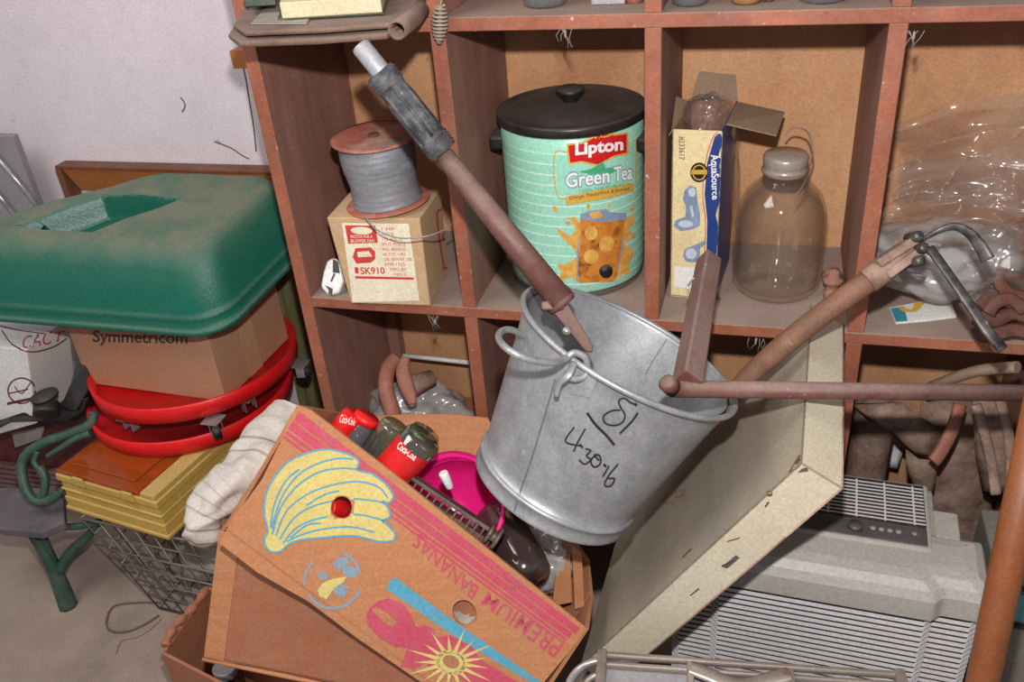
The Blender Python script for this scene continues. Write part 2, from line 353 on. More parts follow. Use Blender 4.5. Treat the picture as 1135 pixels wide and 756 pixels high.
def ell(cx, cy, a, b_, rot=0, n=24, t0=0, t1=360):
    out = []
    for i in range(n+1 if t1-t0 < 360 else n):
        t = math.radians(t0+(t1-t0)*i/n); x, y = a*math.cos(t), b_*math.sin(t); r = math.radians(rot)
        out.append((cx+x*math.cos(r)-y*math.sin(r), cy+x*math.sin(r)+y*math.cos(r)))
    return out

# ============================================================ THE SETTING
struct(MB().box((-3, -2.2, -.1), (3.2, .445, 0)).build('floor', M_floor))
wall = struct(MB().box((-3, .445, 0), (3.2, .55, 2.7)).build('wall_back', M_wall))
wb = MB()
for pts in ([(266, 62), (272, 85), (276, 110), (281, 140), (284, 168)], [(238, 157), (256, 164), (268, 172), (276, 176)], [(200, 108), (204, 113), (205, 118), (202, 124)]):
    wb.tube(smooth_path([atY(x, y, .4445) for x, y in pts], 4), .0016, 5)
wb.build('crack', M_crack, wall)

# ============================================================ SHELVING UNIT
TH = .024; PITCHX = .32; Z1 = .80; Z2 = 1.271
sh = thing('shelving_unit', 'large reddish wooden pigeonhole shelving unit with tan plywood back, full of junk', 'shelf', (.8, .15, 0))
SM = [M_edge, M_side, M_dustw]
def board(a, b_): return MB().box(a, b_, (1, 1, 0, 1, 1, 2))
board((-TH/2, 0, 0), (TH/2, .31, 1.78)).build('side_panel', SM, sh, bevel=.0015)
board((5*PITCHX-TH/2, 0, 0), (5*PITCHX+TH/2, .31, 1.78)).build('side_panel', SM, sh, bevel=.0015)
x0, x1 = TH/2, 5*PITCHX-TH/2
board((x0, .0, .29), (3*PITCHX-TH/2, .31, .31)).build('shelf_board', SM, sh, bevel=.0015)
board((x0, .0, Z1-.02), (x1, .31, Z1)).build('shelf_board', SM, sh, bevel=.0015)
board((x0, .0, Z2), (x1, .31, Z2+.02)).build('shelf_board', SM, sh, bevel=.0015)
board((x0, .0, 1.74), (x1, .31, 1.76)).build('shelf_board', SM, sh, bevel=.0015)
for k in range(1, 5):
    for za, zb in ((0 if k >= 3 else .31, Z1-.02), (Z1, Z2), (Z2+.02, 1.74)):
        board((k*PITCHX-TH/2, .001, za), (k*PITCHX+TH/2, .31, zb)).build('divider', SM, sh, bevel=.0015)
MB().box((-.01, .312, 0), (1.61, .318, 1.78)).build('back_panel', M_back, sh)
MB().box((x0, .285, .31), (x0+.025, .31, Z1-.02)).build('corner_cleat', M_side, sh)
tag(MB().box(atY(259, 76, .38), atY(279, 56, .38)+Vec((0, .06, 0))).build('wood_block', M_wood_or), 'small orange wooden block on the white wall at left edge of the shelving', 'wood block')

# ============================================================ LEFT: frame, board, tubes on the wall
fa_, fb_ = atY(60, 184, .40), atY(304, 181, .40)
fr = thing('window_casing', 'orange and brown wooden frame leaning on the wall behind the green plastic cover', 'frame', (-.48, .42, 0))
MB().box((fa_.x, .40, fa_.z-.008), (fb_.x+.12, .44, fa_.z)).build('top_rail', M_wood_br, fr, bevel=.002)
MB().box((fa_.x, .398, 0), (fa_.x+.016, .44, fa_.z-.008)).build('side_stile', M_wood_br, fr, bevel=.002)
MB().box((fb_.x+.10, .40, 0), (fb_.x+.12, .44, fa_.z-.008)).build('side_stile', M_wood_br, fr, bevel=.002)
MB().panel((fa_.x+.03, .425, fa_.z-.07), (fb_.x+.1, .425, fa_.z-.07), (fb_.x+.1, .402, fa_.z-.008), (fa_.x+.018, .402, fa_.z-.008), .004).build('inner_panel', M_wood_or, fr)
bq = [atY(x, y, .36) for x, y in ((-6, 250), (28, 238), (28, 151), (-6, 144))]
tag(MB().box((bq[0].x-.2, .36, .2), (atY(28, 190, .36).x, .38, bq[2].z)).build('leaning_board', M_greyboard, bevel=.002), 'grey flat board leaning on the white wall at far left', 'board')
for a, b_, lab in (((0, 178), (52, 240), 'upper of the two thin chrome tubes left of the green lid'), ((-8, 208), (22, 245), 'lower of the two thin chrome tubes left of the green lid')):
    p, q = atY(*a, .35), atY(*b_, .35); tag(MB().tube([p-(q-p)*.8, q+(q-p)*.35], .0065, 12).build('chrome_tube', M_chrome), lab, 'tube', 'chrome tubes left of the green lid')

# green lid : lofted rounded rectangle, front lower than back, with a sunk grip
def rrect(w, d, r, n=8):
    out = []
    for cx, cy, a0 in ((w/2-r, d/2-r, 0), (-w/2+r, d/2-r, 90), (-w/2+r, -d/2+r, 180), (w/2-r, -d/2+r, 270)):
        out += [(cx+r*math.cos(math.radians(a0+90*i/n)), cy+r*math.sin(math.radians(a0+90*i/n))) for i in range(n+1)]
    return out
def dense(pts, m=4):
    o = []
    for i, p in enumerate(pts):
        q = pts[(i+1) % len(pts)]; k = max(1, int(math.dist(p, q)/.009))
        o += [(p[0]+(q[0]-p[0])*j/k, p[1]+(q[1]-p[1])*j/k) for j in range(k)]
    return o
LW, LD = .70, .36
LO = Vec((-.545, .166, .733)); TIL = math.radians(11)
def lidpt(x, y, z):
    x += .20*(y+LD/2)*max(0, (x+LW/2)/LW)
    y2 = y*math.cos(TIL)-z*math.sin(TIL)*.5; z2 = y*math.sin(TIL)+z*math.cos(TIL)
    return LO+Vec((x, y2, z2))
base = dense(rrect(LW, LD, .07))
# rings: (scale inset, height)
prof = [(0, 0, 1), (-.004, .003, 1), (-.004, .010, 1), (-.001, .013, 1), (.002, .015, 1), (.003, .034, 1), (.0025, .036, 1), (.0075, .040, 1), (.010, .05, 1), (.028, .095, 1), (.040, .125, 1), (.050, .143, 1), (.062, .155, 1), (.076, .160, 1)]
prof += [(.076, .160+.004*k/26, 1-k/26.5) for k in range(1, 27)]
prof = prof[:13]+[(.076, .160+.004*k/60, 1-k/60.5) for k in range(1, 61)]
lb = MB(); rings = []; clean = set()
for ins, h, kk in prof:
    ring = []
    for (x, y) in base:
        ix = ins*(1 if x < 0 else .75); iy = ins*(1 if y < 0 else .45); sx = (LW/2-ix)/(LW/2); sy = (LD/2-iy)/(LD/2); X, Y = x*sx*kk, y*sy*kk
        if X < .05: Y = -LD/2*sy+(Y+LD/2*sy)*(1-.9*min(1, (.05-X)/.38))
        z = h
        if h > .15:   # sunk grip beside a raised bar
            
            q_ = max(abs((X-.012-Y*.9)/.10), abs((Y+.01)/.07)); e_ = min(1, max(0, (1-q_)*2.6)); z -= .05*e_*e_*(3-2*e_); q_ = 2 if h <= .160 else q_
            if q_ < .93: clean.add((len(rings), len(ring)))
            z += .004*nz((X, Y, 0), 12)
        ring.append(lidpt(X, Y, z))
    rings.append(ring)
n = len(base)
lb.add([p for r in rings for p in r], [[i*n+j, i*n+(j+1) % n, (i+1)*n+(j+1) % n, (i+1)*n+j] for i in range(len(rings)-1) for j in range(n)]+[[(len(rings)-1)*n+j for j in range(n)]], True)
for i in range(len(rings)-1):
    for j in range(n):
        if (i+1, j) in clean and (i+1, (j+1) % n) in clean: lb.mi[i*n+j] = 1
lb.mi[-1] = 1
glid = tag(lb.build('green_cover', [M_green, M_greenclean]), 'big dusty dark green plastic cover with rounded corners on top of the cardboard box', 'plastic cover')

# ============================================================ LEFT STACK
# cardboard box under the lid
bx = thing('cardboard_box', 'closed tan cardboard box printed in black, under the green lid on the red caddies', 'box', (-.46, .21, .487))
R2 = math.radians(-2.8); ax = Vec((math.cos(R2), math.sin(R2), 0)); ay = Vec((-math.sin(R2), math.cos(R2), 0)); o = Vec((-.286, .062, .487))
body = MB().obox(o-ax*.37, ax*.37, ay*.27, (0, 0, .215)).build('body', M_cardlt, bx, bevel=.003)
MB().obox(o+ax*.0005+ay*.10, ax*.0008, ay*.05, (0, 0, .215)).build('tape_strip', M_tape, bx)
sf = Surf(body); decal('printed_lettering', sf, [('text', 'Symmetricom', [(103, 383), (208, 385), (208, 368), (103, 366)], .022)], M_darkink, bx)

def caddy(cx, cy, z, r, label, axs=(0, 0, 1)):
    t = thing('plant_caddy', label, 'plant caddy', (cx, cy, z), 'stacked round red plant caddies')
    MB().lathe([(0, .008), (r-.012, .008), (r-.008, .036), (r-.003, .038), (r, .036), (r-.002, .0), (r-.014, -.003), (r-.03, 0), (0, 0)], (cx, cy, z), axs, 72).build('dish', M_red, t)
    return t
def caster(t, p, out, wheel=True, zdrop=.032):
    # chrome plate, fork and black wheel under the dish
    p = Vec(p); out = Vec(out).normalized(); side = Vec((-out.y, out.x, 0))
    b = MB(); b.box(p+Vec((-.02, -.02, -.004)), p+Vec((.02, .02, -.001))); b.lathe([(0, -.004), (.012, -.004), (.012, -.011), (0, -.011)], p, (0, 0, 1), 16)
    for s in (-1, 1): b.obox(p+side*s*.013-out*.007+Vec((0, 0, -.034)), side*.002, out*.02, (0, 0, .026))
    q = b.build('caster', M_chrome, t, bevel=.0008)
    if wheel: MB().lathe([(0, -.009), (.015, -.009), (.018, -.006), (.018, .006), (.015, .009), (0, .009)], p+out*.006+Vec((0, 0, -.030)), side, 20).build('caster_wheel', M_black, q)
cad1 = caddy(-.47, .19, .397, .235, 'lower of the two round red plant caddies, on the yellow organiser')
cad2 = caddy(-.445, .20, .476, .235, 'upper of the two round red plant caddies, under the cardboard box', (-.02, .02, 1))
for px, py in ((143, 470), (272, 449)):
    p = atZ(px, py-9, .472); caster(cad2, (p.x, p.y, .474), (p.x+.445, p.y-.20, 0), False)
for px, py, zz in ((236, 464, .474), (331, 402, .478)):
    p = atZ(px, py, zz); caster(cad2, (p.x, p.y, zz), (p.x+.445, p.y-.20, 0), True)

# yellow organiser
yc = thing('storage_organiser', 'yellow plastic storage organiser with amber see-through lid under the red caddies', 'organiser', (-.47, .03, .28))
a9 = math.radians(-9); ax = Vec((math.cos(a9), math.sin(a9), 0)); ay = Vec((-math.sin(a9), math.cos(a9), 0)); o = Vec((-.352, -.156, .28))-ax*.29
yb = MB()
yb.obox(o-ax*.004-ay*.004, ax*.298, ay*.39, (0, 0, .010))
yb.obox(o+(0, 0, .010) if False else o+Vec((0, 0, .010)), ax*.29, ay*.38, (0, 0, .026))
yb.obox(o+Vec((0, 0, .036))+ax*.004+ay*.004, ax*.282, ay*.372, (0, 0, .020))
yb.obox(o+Vec((0, 0, .056)), ax*.29, ay*.38, (0, 0, .005))
yb.obox(o+Vec((0, 0, .061))+ax*.004+ay*.004, ax*.282, ay*.372, (0, 0, .020))
yb.obox(o+Vec((0, 0, .081)), ax*.29, ay*.38, (0, 0, .018))
yb.build('case_body', M_yel, yc, bevel=.0025)
ly = MB().obox(o+Vec((0, 0, .0995))+ax*.004+ay*.004, ax*.235, ay*.36, (0, 0, .010)); ly.obox(o+Vec((0, 0, .110))+ax*.03+ay*.03, ax*.18, ay*.30, (0, 0, .004)); ly.build('amber_lid', M_amber, yc, bevel=.003)['label'] = 'amber see-through lid'
MB().obox(o+Vec((0, 0, .0995))+ax*.245+ay*.004, ax*.04, ay*.372, (0, 0, .012)).build('lid_edge', M_yel, yc, bevel=.002)
for k in (.06, .2): MB().obox(o+Vec((0, 0, .088))+ax*k-ay*.006, ax*.03, ay*.006, (0, 0, .022)).build('latch', M_yel, yc, bevel=.0015)

# wire crate under the yellow organiser
wc = thing('wire_crate', 'grey wire crate with junk inside standing on the floor under the yellow organiser', 'crate', (-.40, .0, 0))
A, B = Vec((-.62, -.12, .27)), Vec((-.23, .24, .27)); a_, b2 = Vec((-.47, -.12, .005)), Vec((-.24, .2, .005))
A = Vec((-.585, -.125, .27))
def wirewall(p0, p1, q0, q1, nu, nv):
    b = MB()
    for i in range(nu+1): b.tube([p0.lerp(p1, i/nu), q0.lerp(q1, i/nu)], .0018, 5)
    for j in range(nv+1): b.tube([p0.lerp(q0, j/nv), p1.lerp(q1, j/nv)], .0030 if j in (0, nv) else .0022, 6)
    return b
tl, tr, tbl, tbr = Vec((-.60, -.125, .27)), Vec((-.22, -.15, .27)), Vec((-.6, .24, .27)), Vec((-.22, .24, .27))
bl, br, bbl, bbr = Vec((-.49, -.12, .005)), Vec((-.20, -.14, .005)), Vec((-.49, .22, .005)), Vec((-.20, .22, .005))
for w_ in ((tl, tr, bl, br), (tbl, tbr, bbl, bbr), (tl, tbl, bl, bbl), (tr, tbr, br, bbr), (bl, br, bbl, bbr)): wirewall(*w_, 8, 6).build('wire_side', M_wirecrate, wc)
def crumple(c, r, seed, flat=1.0, n=18):
    b = MB(); c = Vec(c)
    def fn(u, v):
        th = u*2*PI; ph = v*PI; d = Vec((math.sin(ph)*math.cos(th), math.sin(ph)*math.sin(th), math.cos(ph)))
        k = 1+.35*nz(d, 1.7, seed)+.18*nz(d, 5, seed); return c+Vec((d.x*r*k, d.y*r*k, d.z*r*k*flat))
    return b.grid(fn, n, n)
tag(crumple((-.35, -.02, .14), .085, 3, .9).build('crumpled_newspaper', M_newsp), 'crumpled grey newspaper inside the wire crate', 'newspaper')
tag(crumple((-.265, -.075, .235), .035, 5, .8).build('paper_bag', M_cardlt), 'small orange-brown crumpled paper bag inside the wire crate', 'paper bag')
tag(MB().lathe([(0, 0), (.028, 0), (.028, .07), (0, .07)], (-.235, -.08, .10), (0, 0, 1), 24).build('red_can', M_red, bevel=.003), 'small red can at the right inside the wire crate', 'can')

# olive board between the stack and the shelving
oa, ob_ = atY(318, 380, .41), atY(360, 380, .41)
ob = MB(); ob.box((oa.x, .42, 0), (ob_.x, .44, .78)); ob.box((ob_.x-.03, .40, 0), (ob_.x-.008, .42, .78)); ob.box((oa.x, .40, 0), (oa.x+.02, .42, .78))
tag(ob.build('olive_plank', M_olive, bevel=.002), 'olive green upright wooden plank between the red caddies and the shelving', 'plank')

# white carton, black bracket, maroon case, bench
t = thing('white_carton', 'white carton with dark red printing behind the left of the green lid', 'carton', (-1.0, .2, .3))
A, B, C_, D = atY(-60, 475, .16), atY(84, 432, .16), atY(76, 352, .16), atY(-60, 340, .16)
wcb = MB().panel(A, B, C_, D, -.14).build('body', M_white, t, bevel=.003)
sf = Surf(wcb)
decal('printed_logo', sf, [('line', [(2, 366), (14, 382), (34, 390), (58, 385), (74, 375)], 1.4), ('line', [(0, 361), (20, 366), (50, 370)], 1.2), ('line', ell(24, 433, 15, 14, 0, 18), 1.6), ('line', [(10, 436), (38, 430)], 1.4), ('line', [(16, 428), (24, 436), (34, 424)], 1.2), ('poly', [(8, 446), (41, 439), (41, 442), (8, 449)])], M_maroon, t)
decal('printed_lettering', sf, [('text', 'CAC', [(25, 387), (58, 381), (58, 367), (25, 373)], .0, .2), ('text', 'T', [(60, 380), (72, 377), (72, 366), (60, 369)], 0, .2)], M_pinkink, t)
t = thing('tripod_bracket', 'black plastic tripod head with knob in front of the white carton', 'tripod head', (-.85, .05, .3))
b = MB(); b.prism([V(-15, 470, 2.1), V(8, 463, 2.1), V(40, 452, 2.08), V(76, 448, 2.06), V(98, 440, 2.05), V(92, 456, 2.06), V(76, 467, 2.07), V(50, 467, 2.08), V(10, 468, 2.1), V(-15, 478, 2.1)], FW*.05); b.build('arm', M_black, t, bevel=.003)
b = MB(); b.prism([V(66, 452, 2.05), V(78, 425, 2.04), V(84, 404, 2.04), V(96, 404, 2.04), V(100, 430, 2.05), V(84, 456, 2.05)], FW*.04); b.build('clamp', M_black, t, bevel=.003)
MB().lathe([(0, 0), (.024, 0), (.028, .004), (.028, .03), (.02, .034), (0, .034)], V(52, 446, 2.04), -UP+RT*.2-FW*.5, 22).build('knob', M_black, t, bevel=.001)
MB().lathe([(0, 0), (.030, 0), (.030, .006), (0, .006)], V(50, 440, 2.02), UP-RT*.2-FW*.6, 22).build('knob_rim', M_black, t)

mc = thing('vinyl_case', 'dark maroon vinyl case with ribbed lower side standing behind the green bench', 'case', (-1.05, .18, 0))
b = MB(); b.box((-1.45, .17, .12), (-.62, .36, .285)); b.build('body', M_maroon, mc, bevel=.006)
b = MB()
for i in range(7): b.box((-1.45, .155, .002+i*.018), (-.62, .29, .012+i*.018))
b.build('ribs', mat('faded_vinyl_ribs', (146, 112, 108), (120, 84, 82), rough=.7), mc, bevel=.002)
MB().panel(V(15, 480, 2.33), V(50, 472, 2.3), V(46, 486, 2.3), V(18, 496, 2.33), .004).build('paper_tag', M_newsp, mc)

be = thing('garden_bench', 'small bench with green cast iron frame and grey seat at left on the floor', 'bench', (-.72, -.05, 0))
def px_tube(b, pts, d, r, flat=1.0, n=10, k=6): 
    P = smooth_path([V(x, y, (d if not isinstance(d, (list, tuple)) else d[0]+(d[1]-d[0])*i/(len(pts)-1))) for i, (x, y) in enumerate(pts)], k)
    R = r if not isinstance(r, (list, tuple)) else [r[0]+(r[1]-r[0])*i/(len(P)-1) for i in range(len(P))]
    return b.tube(P, R, n, True, flat)
b = MB(); px_tube(b, [(28, 580), (46, 606), (60, 630), (68, 650), (76, 672)], [2.06, 2.15], [.011, .022]); px_tube(b, [(108, 580), (96, 596), (78, 612), (66, 632)], [2.08, 2.11], [.009, .014])
px_tube(b, [(44, 583), (50, 600), (60, 622)], [2.06, 2.1], [.008, .01]); px_tube(b, [(2, 576), (40, 580), (80, 584), (112, 578)], 2.07, .008)
b.build('leg', M_bronze, be)
b = MB()
px_tube(b, [(104, 456), (100, 470), (78, 480), (50, 490), (30, 503), (24, 520), (30, 545), (42, 556), (58, 552), (66, 545)], [2.02, 2.02], .011)
px_tube(b, [(100, 480), (84, 486), (62, 500), (52, 506)], 2.02, [.009, .006]); px_tube(b, [(44, 518), (50, 530), (48, 548), (38, 556)], 2.02, [.011, .007]); px_tube(b, [(58, 553), (74, 538), (80, 528)], 2.02, [.008, .005])
px_tube(b, [(42, 500), (38, 512), (44, 520)], 2.02, .007)
b.build('arm_scroll', M_bronze, be)
b = MB(); b.prism([atZ(-20, 575, .255), atZ(0, 586, .255), atZ(45, 590, .255), atZ(72, 578, .255), atZ(70, 552, .255), atZ(66, 540, .255), atZ(-20, 540, .255)], (0, 0, -.022)); b.build('seat', M_slate, be, bevel=.004)

# thin wires on the floor
b = MB(); b.tube(smooth_path([atZ(x, y, .004) for x, y in [(178, 668), (150, 668), (126, 672), (118, 688), (122, 699), (140, 700), (160, 692), (176, 682)]], 6), .0022, 6)
tag(b.build('loose_wire', M_crack), 'thin dark loop of loose wire lying on the concrete floor', 'wire')
b = MB(); b.tube(smooth_path([atZ(x, y, .003) for x, y in [(128, 724), (134, 710), (150, 706), (165, 698), (178, 686)]], 6), .0018, 6)
tag(b.build('loose_string', M_string), 'thin grey string lying on the floor below the wire loop', 'string')

# ============================================================ OPEN CARTON AND BIG BOX, LOWER LEFT
oc = thing('open_carton', 'low open brown carton at bottom left with a metal-lidded jar inside', 'carton', (-.1, -.3, 0))
zc = .26
A = atZ(181, 722, zc); B = atZ(231, 650, zc); Cc = atZ(262, 764, zc); ex = (Cc-A).normalized()*.42; ey = (B-A)*1.0
for (p, q, nm) in ((A, A+ey, 'wall'), (A, A+ex, 'wall'), (A+ex, A+ex+ey, 'wall'), (A+ey, A+ey+ex, 'wall')):
    nrm = (q-p).cross(Vec((0, 0, 1))).normalized()*.006; MB().obox(Vec((p.x, p.y, .002)), q-p, nrm, (0, 0, zc)).build('wall', M_card_dk, oc, bevel=.001)
MB().obox(Vec((A.x, A.y, .002)), ex, ey, (0, 0, .006)).build('bottom', M_card_in, oc)
b = MB(); b.tube(smooth_path([A+ey*.05+Vec((0, 0, .004)), A+ey*.3+Vec((-.004, 0, .01)), A+ey*.62+Vec((0, 0, .002)), A+ey*.98], 6), [.008+.003*math.sin(i*1.7) for i in range(19)], 8); b.build('torn_flap_edge', M_card_dk, oc)
jp = atZ(248, 738, .17); jt = thing('small_jar', 'small dark jar with grey metal lid inside the open carton at bottom left', 'jar', (jp.x, jp.y, .008))
MB().lathe([(0, 0), (.024, 0), (.028, .01), (.028, .125), (.022, .14), (.022, .150), (0, .150)], (jp.x, jp.y, .008), (0, 0, 1), 28).build('body', M_clearbrown, jt)
MB().lathe([(.023, .0), (.0235, .016), (.021, .018), (.018, .017), (0, .017)], (jp.x, jp.y, .150), (0, 0, 1), 28).build('lid', M_alu, jt)

bb = thing('cardboard_box', 'large open brown cardboard box holding up the tilted banana box', 'box', (.2, -.3, .27))
A = V(226, 728, 1.50); B = V(243, 588, 1.44); Cc = V(540, 792, 1.42)
exv = (Cc-A); upv = (B-A); upv2 = upv
ny = Vec((.12, .30, 0)); o_ = A
pl_n = exv.cross(upv).normalized()
if pl_n.dot(FW) < 0: pl_n = -pl_n
back = Vec((pl_n.x, pl_n.y, 0)).normalized()*.26
MB().obox(A, exv, back*.02, upv*.98).build('front_wall', M_card_dk, bb, bevel=.001)
MB().obox(A, exv*.012, back, upv*.98).build('side_wall', M_card_dk, bb, bevel=.001)
MB().obox(A-back*.004, exv*.075, back*.004, upv).build('glue_flap', M_card, bb, bevel=.001)
MB().obox(A+back, exv, back*.02, upv*.6).build('back_wall', M_card_dk, bb)
MB().obox(A, exv, back, upv*.015).build('bottom', M_card_dk, bb)
b = MB(); b.tube([A-back*.02+exv*.0, A-back*.02+exv*.3, A-back*.02+exv*.6], [.003, .004, .002], 6); b.build('torn_edge', M_card, bb)

# ============================================================ BANANA BOX
BO = Vec((.168, -.362, .807)); BN = Vec((-.252, .886, -.389)).normalized()
Bp = lambda x, y, k=0: onP(x, y, BO, BN)+BN*k
bn = thing('banana_box', 'tilted open cardboard box printed with yellow bananas and pink stripes', 'box', Bp(450, 660))
DEP = .26
TLp, TRp = Bp(331, 450), Bp(651, 697)
# front panel with two oval hand holes (built as a grid outline with holes via boolean-free triangulation)
outline = [(331, 450), (345, 455), (440, 528), (540, 608), (651, 697), (636, 716), (600, 760), (560, 812), (520, 792), (459, 751), (394, 706), (342, 667), (286, 635), (243, 602), (262, 570), (290, 532), (310, 492), (322, 460)]
h1 = ell(378.5, 563, 11.5, 13, 10, 18); h2 = ell(515, 679.5, 15, 13, 55, 18)
fp = MB(); polys = [[Vec((x, y, 0)) for x, y in outline], [Vec((x, y, 0)) for x, y in h1[::-1]], [Vec((x, y, 0)) for x, y in h2[::-1]]]
flat2 = [p for poly in polys for p in poly]; tr_ = geometry.tessellate_polygon(polys)
tk = .006
fv = [Bp(p.x, p.y) for p in flat2]; fp.add(fv+[v+BN*tk for v in fv], [list(t) for t in tr_]+[[i+len(fv) for i in t][::-1] for t in tr_])
k0 = 0
for poly in polys:
    m_ = len(poly)
    for i in range(m_): fp.f.append([k0+i, k0+(i+1) % m_, k0+(i+1) % m_+len(fv), k0+i+len(fv)]); fp.mi.append(0); fp.sm.append(False)
    k0 += m_
front = fp.build('front_panel', M_card, bn)
u_ = (TRp-TLp); dn = (Bp(243, 600)-TLp)
e1 = BN*DEP
fr_top = TRp+e1
# right wall, bowed
def wallstrip(name, tops, downs, m=M_card_in, t=.006):
    b = MB(); b.grid(lambda u, v: None, 0, 0) if False else None
    n_ = len(tops); vs = tops+downs
    b.add(vs, [[i, i+1, n_+i+1, n_+i] for i in range(n_-1)], False); return b.build(name, m, bn, solid=t)
dnR = dn*.85
rt = [TRp+BN*.003, V(656, 660, 1.46), V(652, 620, 1.52), V(640, 603, 1.56), V(615, 592, 1.60)]
wallstrip('side_wall', rt, [p+dnR for p in rt])
bt = [V(615, 592, 1.60), V(590, 560, 1.60), V(560, 500, 1.60), V(541, 463, 1.60), V(500, 459, 1.61), V(452, 459, 1.62), V(402, 462, 1.62)]
wallstrip('back_wall', bt, [p+dn*.8 for p in bt], M_card)
lt = [V(402, 462, 1.62), TLp+BN*.003]
wallstrip('side_wall', lt, [p+dn*.9 for p in lt])
cm = MB().panel(TLp+dn*.9, TRp+dn*.9, V(600, 600, 1.6)+dn*.7, V(402, 470, 1.62)+dn*.75, .004); cm.build('bottom', M_card_in, bn)
sf = Surf(front)
P1 = 'printed_artwork'
# pink bands along the top edge
def strip(t0, t1, off0, off1, nseg=16):
    # band parallel to the top edge: (331,450)-(651,697); across direction (-.53,.85)
    pts = []
    def pt(t, o_): o_ = o_*(1.12-.32*t); return (334+(649-334)*t-.50*o_, 452+(697-452)*t+.80*o_)
    return [pt(t0+(t1-t0)*i/nseg, off0) for i in range(nseg+1)]+[pt(t1-(t1-t0)*i/nseg, off1) for i in range(nseg+1)]
pk = [('poly', strip(.0, .985, 4, 15)), ('poly', strip(.0, .975, 16.5, 26)), ('poly', strip(.0, .97, 28, 32)), ('poly', strip(.0, .965, 34, 37))]
decal('printed_stripes', sf, pk, M_pinkink, bn, .0005)
# bananas
ban = [(347, 500), (366, 498), (390, 505), (398, 512), (396, 521), (412, 525), (428, 537), (436, 550), (431, 557), (424, 556), (431, 564), (432, 573), (424, 577), (430, 582), (438, 592), (435, 599), (420, 600), (392, 594), (356, 596), (326, 600), (312, 610), (303, 612), (296, 608), (293, 598), (297, 588), (293, 570), (295, 548), (305, 528), (322, 510)]
def inset(pts, k):
    cx = sum(p[0] for p in pts)/len(pts); cy = sum(p[1] for p in pts)/len(pts); return [(cx+(x-cx)*k, cy+(y-cy)*k) for x, y in pts]
decal(P1, sf, [('poly', ban)], M_yelink, bn, .0006)
bl_ = [('line', ban+[ban[0]], 2.2)]
for c in ([(302, 592), (310, 565), (328, 540), (352, 524), (376, 519), (396, 520)], [(306, 594), (318, 566), (344, 546), (375, 536), (400, 534), (420, 540), (430, 552)], [(310, 598), (326, 574), (350, 560), (385, 553), (415, 555), (424, 557)],
          [(314, 602), (330, 584), (356, 574), (392, 570), (416, 574), (426, 578)], [(301, 586), (312, 552), (330, 527), (352, 514), (375, 508), (392, 509)], [(300, 584), (304, 560), (316, 534), (332, 520)], [(318, 600), (336, 592), (360, 586), (390, 584), (415, 590)],
          [(340, 560), (360, 548), (376, 544)], [(322, 596), (340, 582), (356, 580)]):
    bl_.append(('line', c, 2.0))
decal('printed_outlines', sf, bl_, M_blueink, bn, .0008)
# small round emblem (plain stand-in: ring of letters, leafy blot, banana)
em = [('line', ell(369, 644, 31, 30, 0, 20, 20, 150), 3), ('line', ell(369, 644, 31, 30, 0, 14, 170, 225), 2.6), ('line', ell(371, 640, 28, 28, 0, 14, 285, 350), 3), ('poly', ell(378, 624, 9, 6, -20)), ('poly', ell(358, 638, 6, 4, 30)), ('poly', ell(388, 634, 9, 6, 20)), ('poly', ell(376, 655, 5, 9, -50)), ('line', [(362, 662), (372, 648), (386, 652)], 4)]
decal('printed_emblem', sf, em, M_greyblue, bn, .0006)
decal(P1, sf, [('poly', [(352, 654), (358, 646), (370, 641), (384, 639), (381, 645), (370, 652), (362, 664), (354, 660)])], M_yelink, bn, .0008)
# blue bar, big pink script, sun
decal('printed_bar', sf, [('poly', [(434, 642), (438, 640), (500, 686), (560, 728), (602, 757), (590, 757), (540, 727), (490, 696), (428, 652)]), ('poly', [(610, 741), (622, 738), (618, 748)])], M_blueink, bn, .0006)
pe = [('poly', [(417, 667), (430, 663), (446, 669), (456, 682), (461, 695), (470, 692), (481, 697), (482, 706), (500, 704), (522, 716), (532, 730), (560, 748), (576, 757), (520, 757), (468, 738), (458, 741), (444, 738), (452, 718), (438, 717), (420, 707), (407, 692), (406, 680), (411, 672)])]
decal('printed_script', sf, pe, M_pinkink, bn, .0007)
for q_ in ([(417, 672), (430, 680), (440, 690), (436, 694), (426, 690), (412, 676)], [(462, 741), (474, 733), (476, 745), (466, 748)]): decal('printed_script_gap', sf, [('poly', q_)], M_card, bn, .0009)
sun = [('poly', ell(500, 734, 17, 13, 25))]
for i in range(17):
    t_ = 2*PI*i/17+.2; ca, sa = math.cos(t_), math.sin(t_); L_ = 46 if i % 2 else 36
    x_, y_ = ca*L_*1.15, sa*L_*.85; nx_, ny_ = -sa*2.6, ca*2.6
    sun.append(('poly', [(500+ca*13+nx_, 734+sa*10+ny_), (500+ca*13-nx_, 734+sa*10-ny_), (500+x_, 734+y_)]))
decal('printed_sun', sf, sun, M_yelink, bn, .0011)
decal('printed_sun_centre', sf, [('poly', ell(500, 733, 9.5, 7, 25))], M_card_in, bn, .0014)
# PREMIUM BANANAS, printed head down on the tilted panel
def along(t, o_): return (334+(649-334)*t-.50*o_, 452+(697-452)*t+.80*o_)
q0, q1 = along(.925, 53), along(.455, 64); 
decal('printed_lettering', sf, [('text', 'PREMIUM', [(627, 711), (541, 656), (533, 669), (614, 729)], .004), ('text', 'BANANAS', [(531, 651), (466, 590), (456, 604), (523, 665)], .004)], M_pinkink, bn, .0007)
for q_ in ([(470, 566), (452, 590), (420, 628), (396, 660)], [(528, 608), (522, 640), (516, 662)], [(352, 462), (352, 540), (322, 610)]): decal('crease', sf, [('line', q_, 1.2)], M_cardlt, bn, .0004)

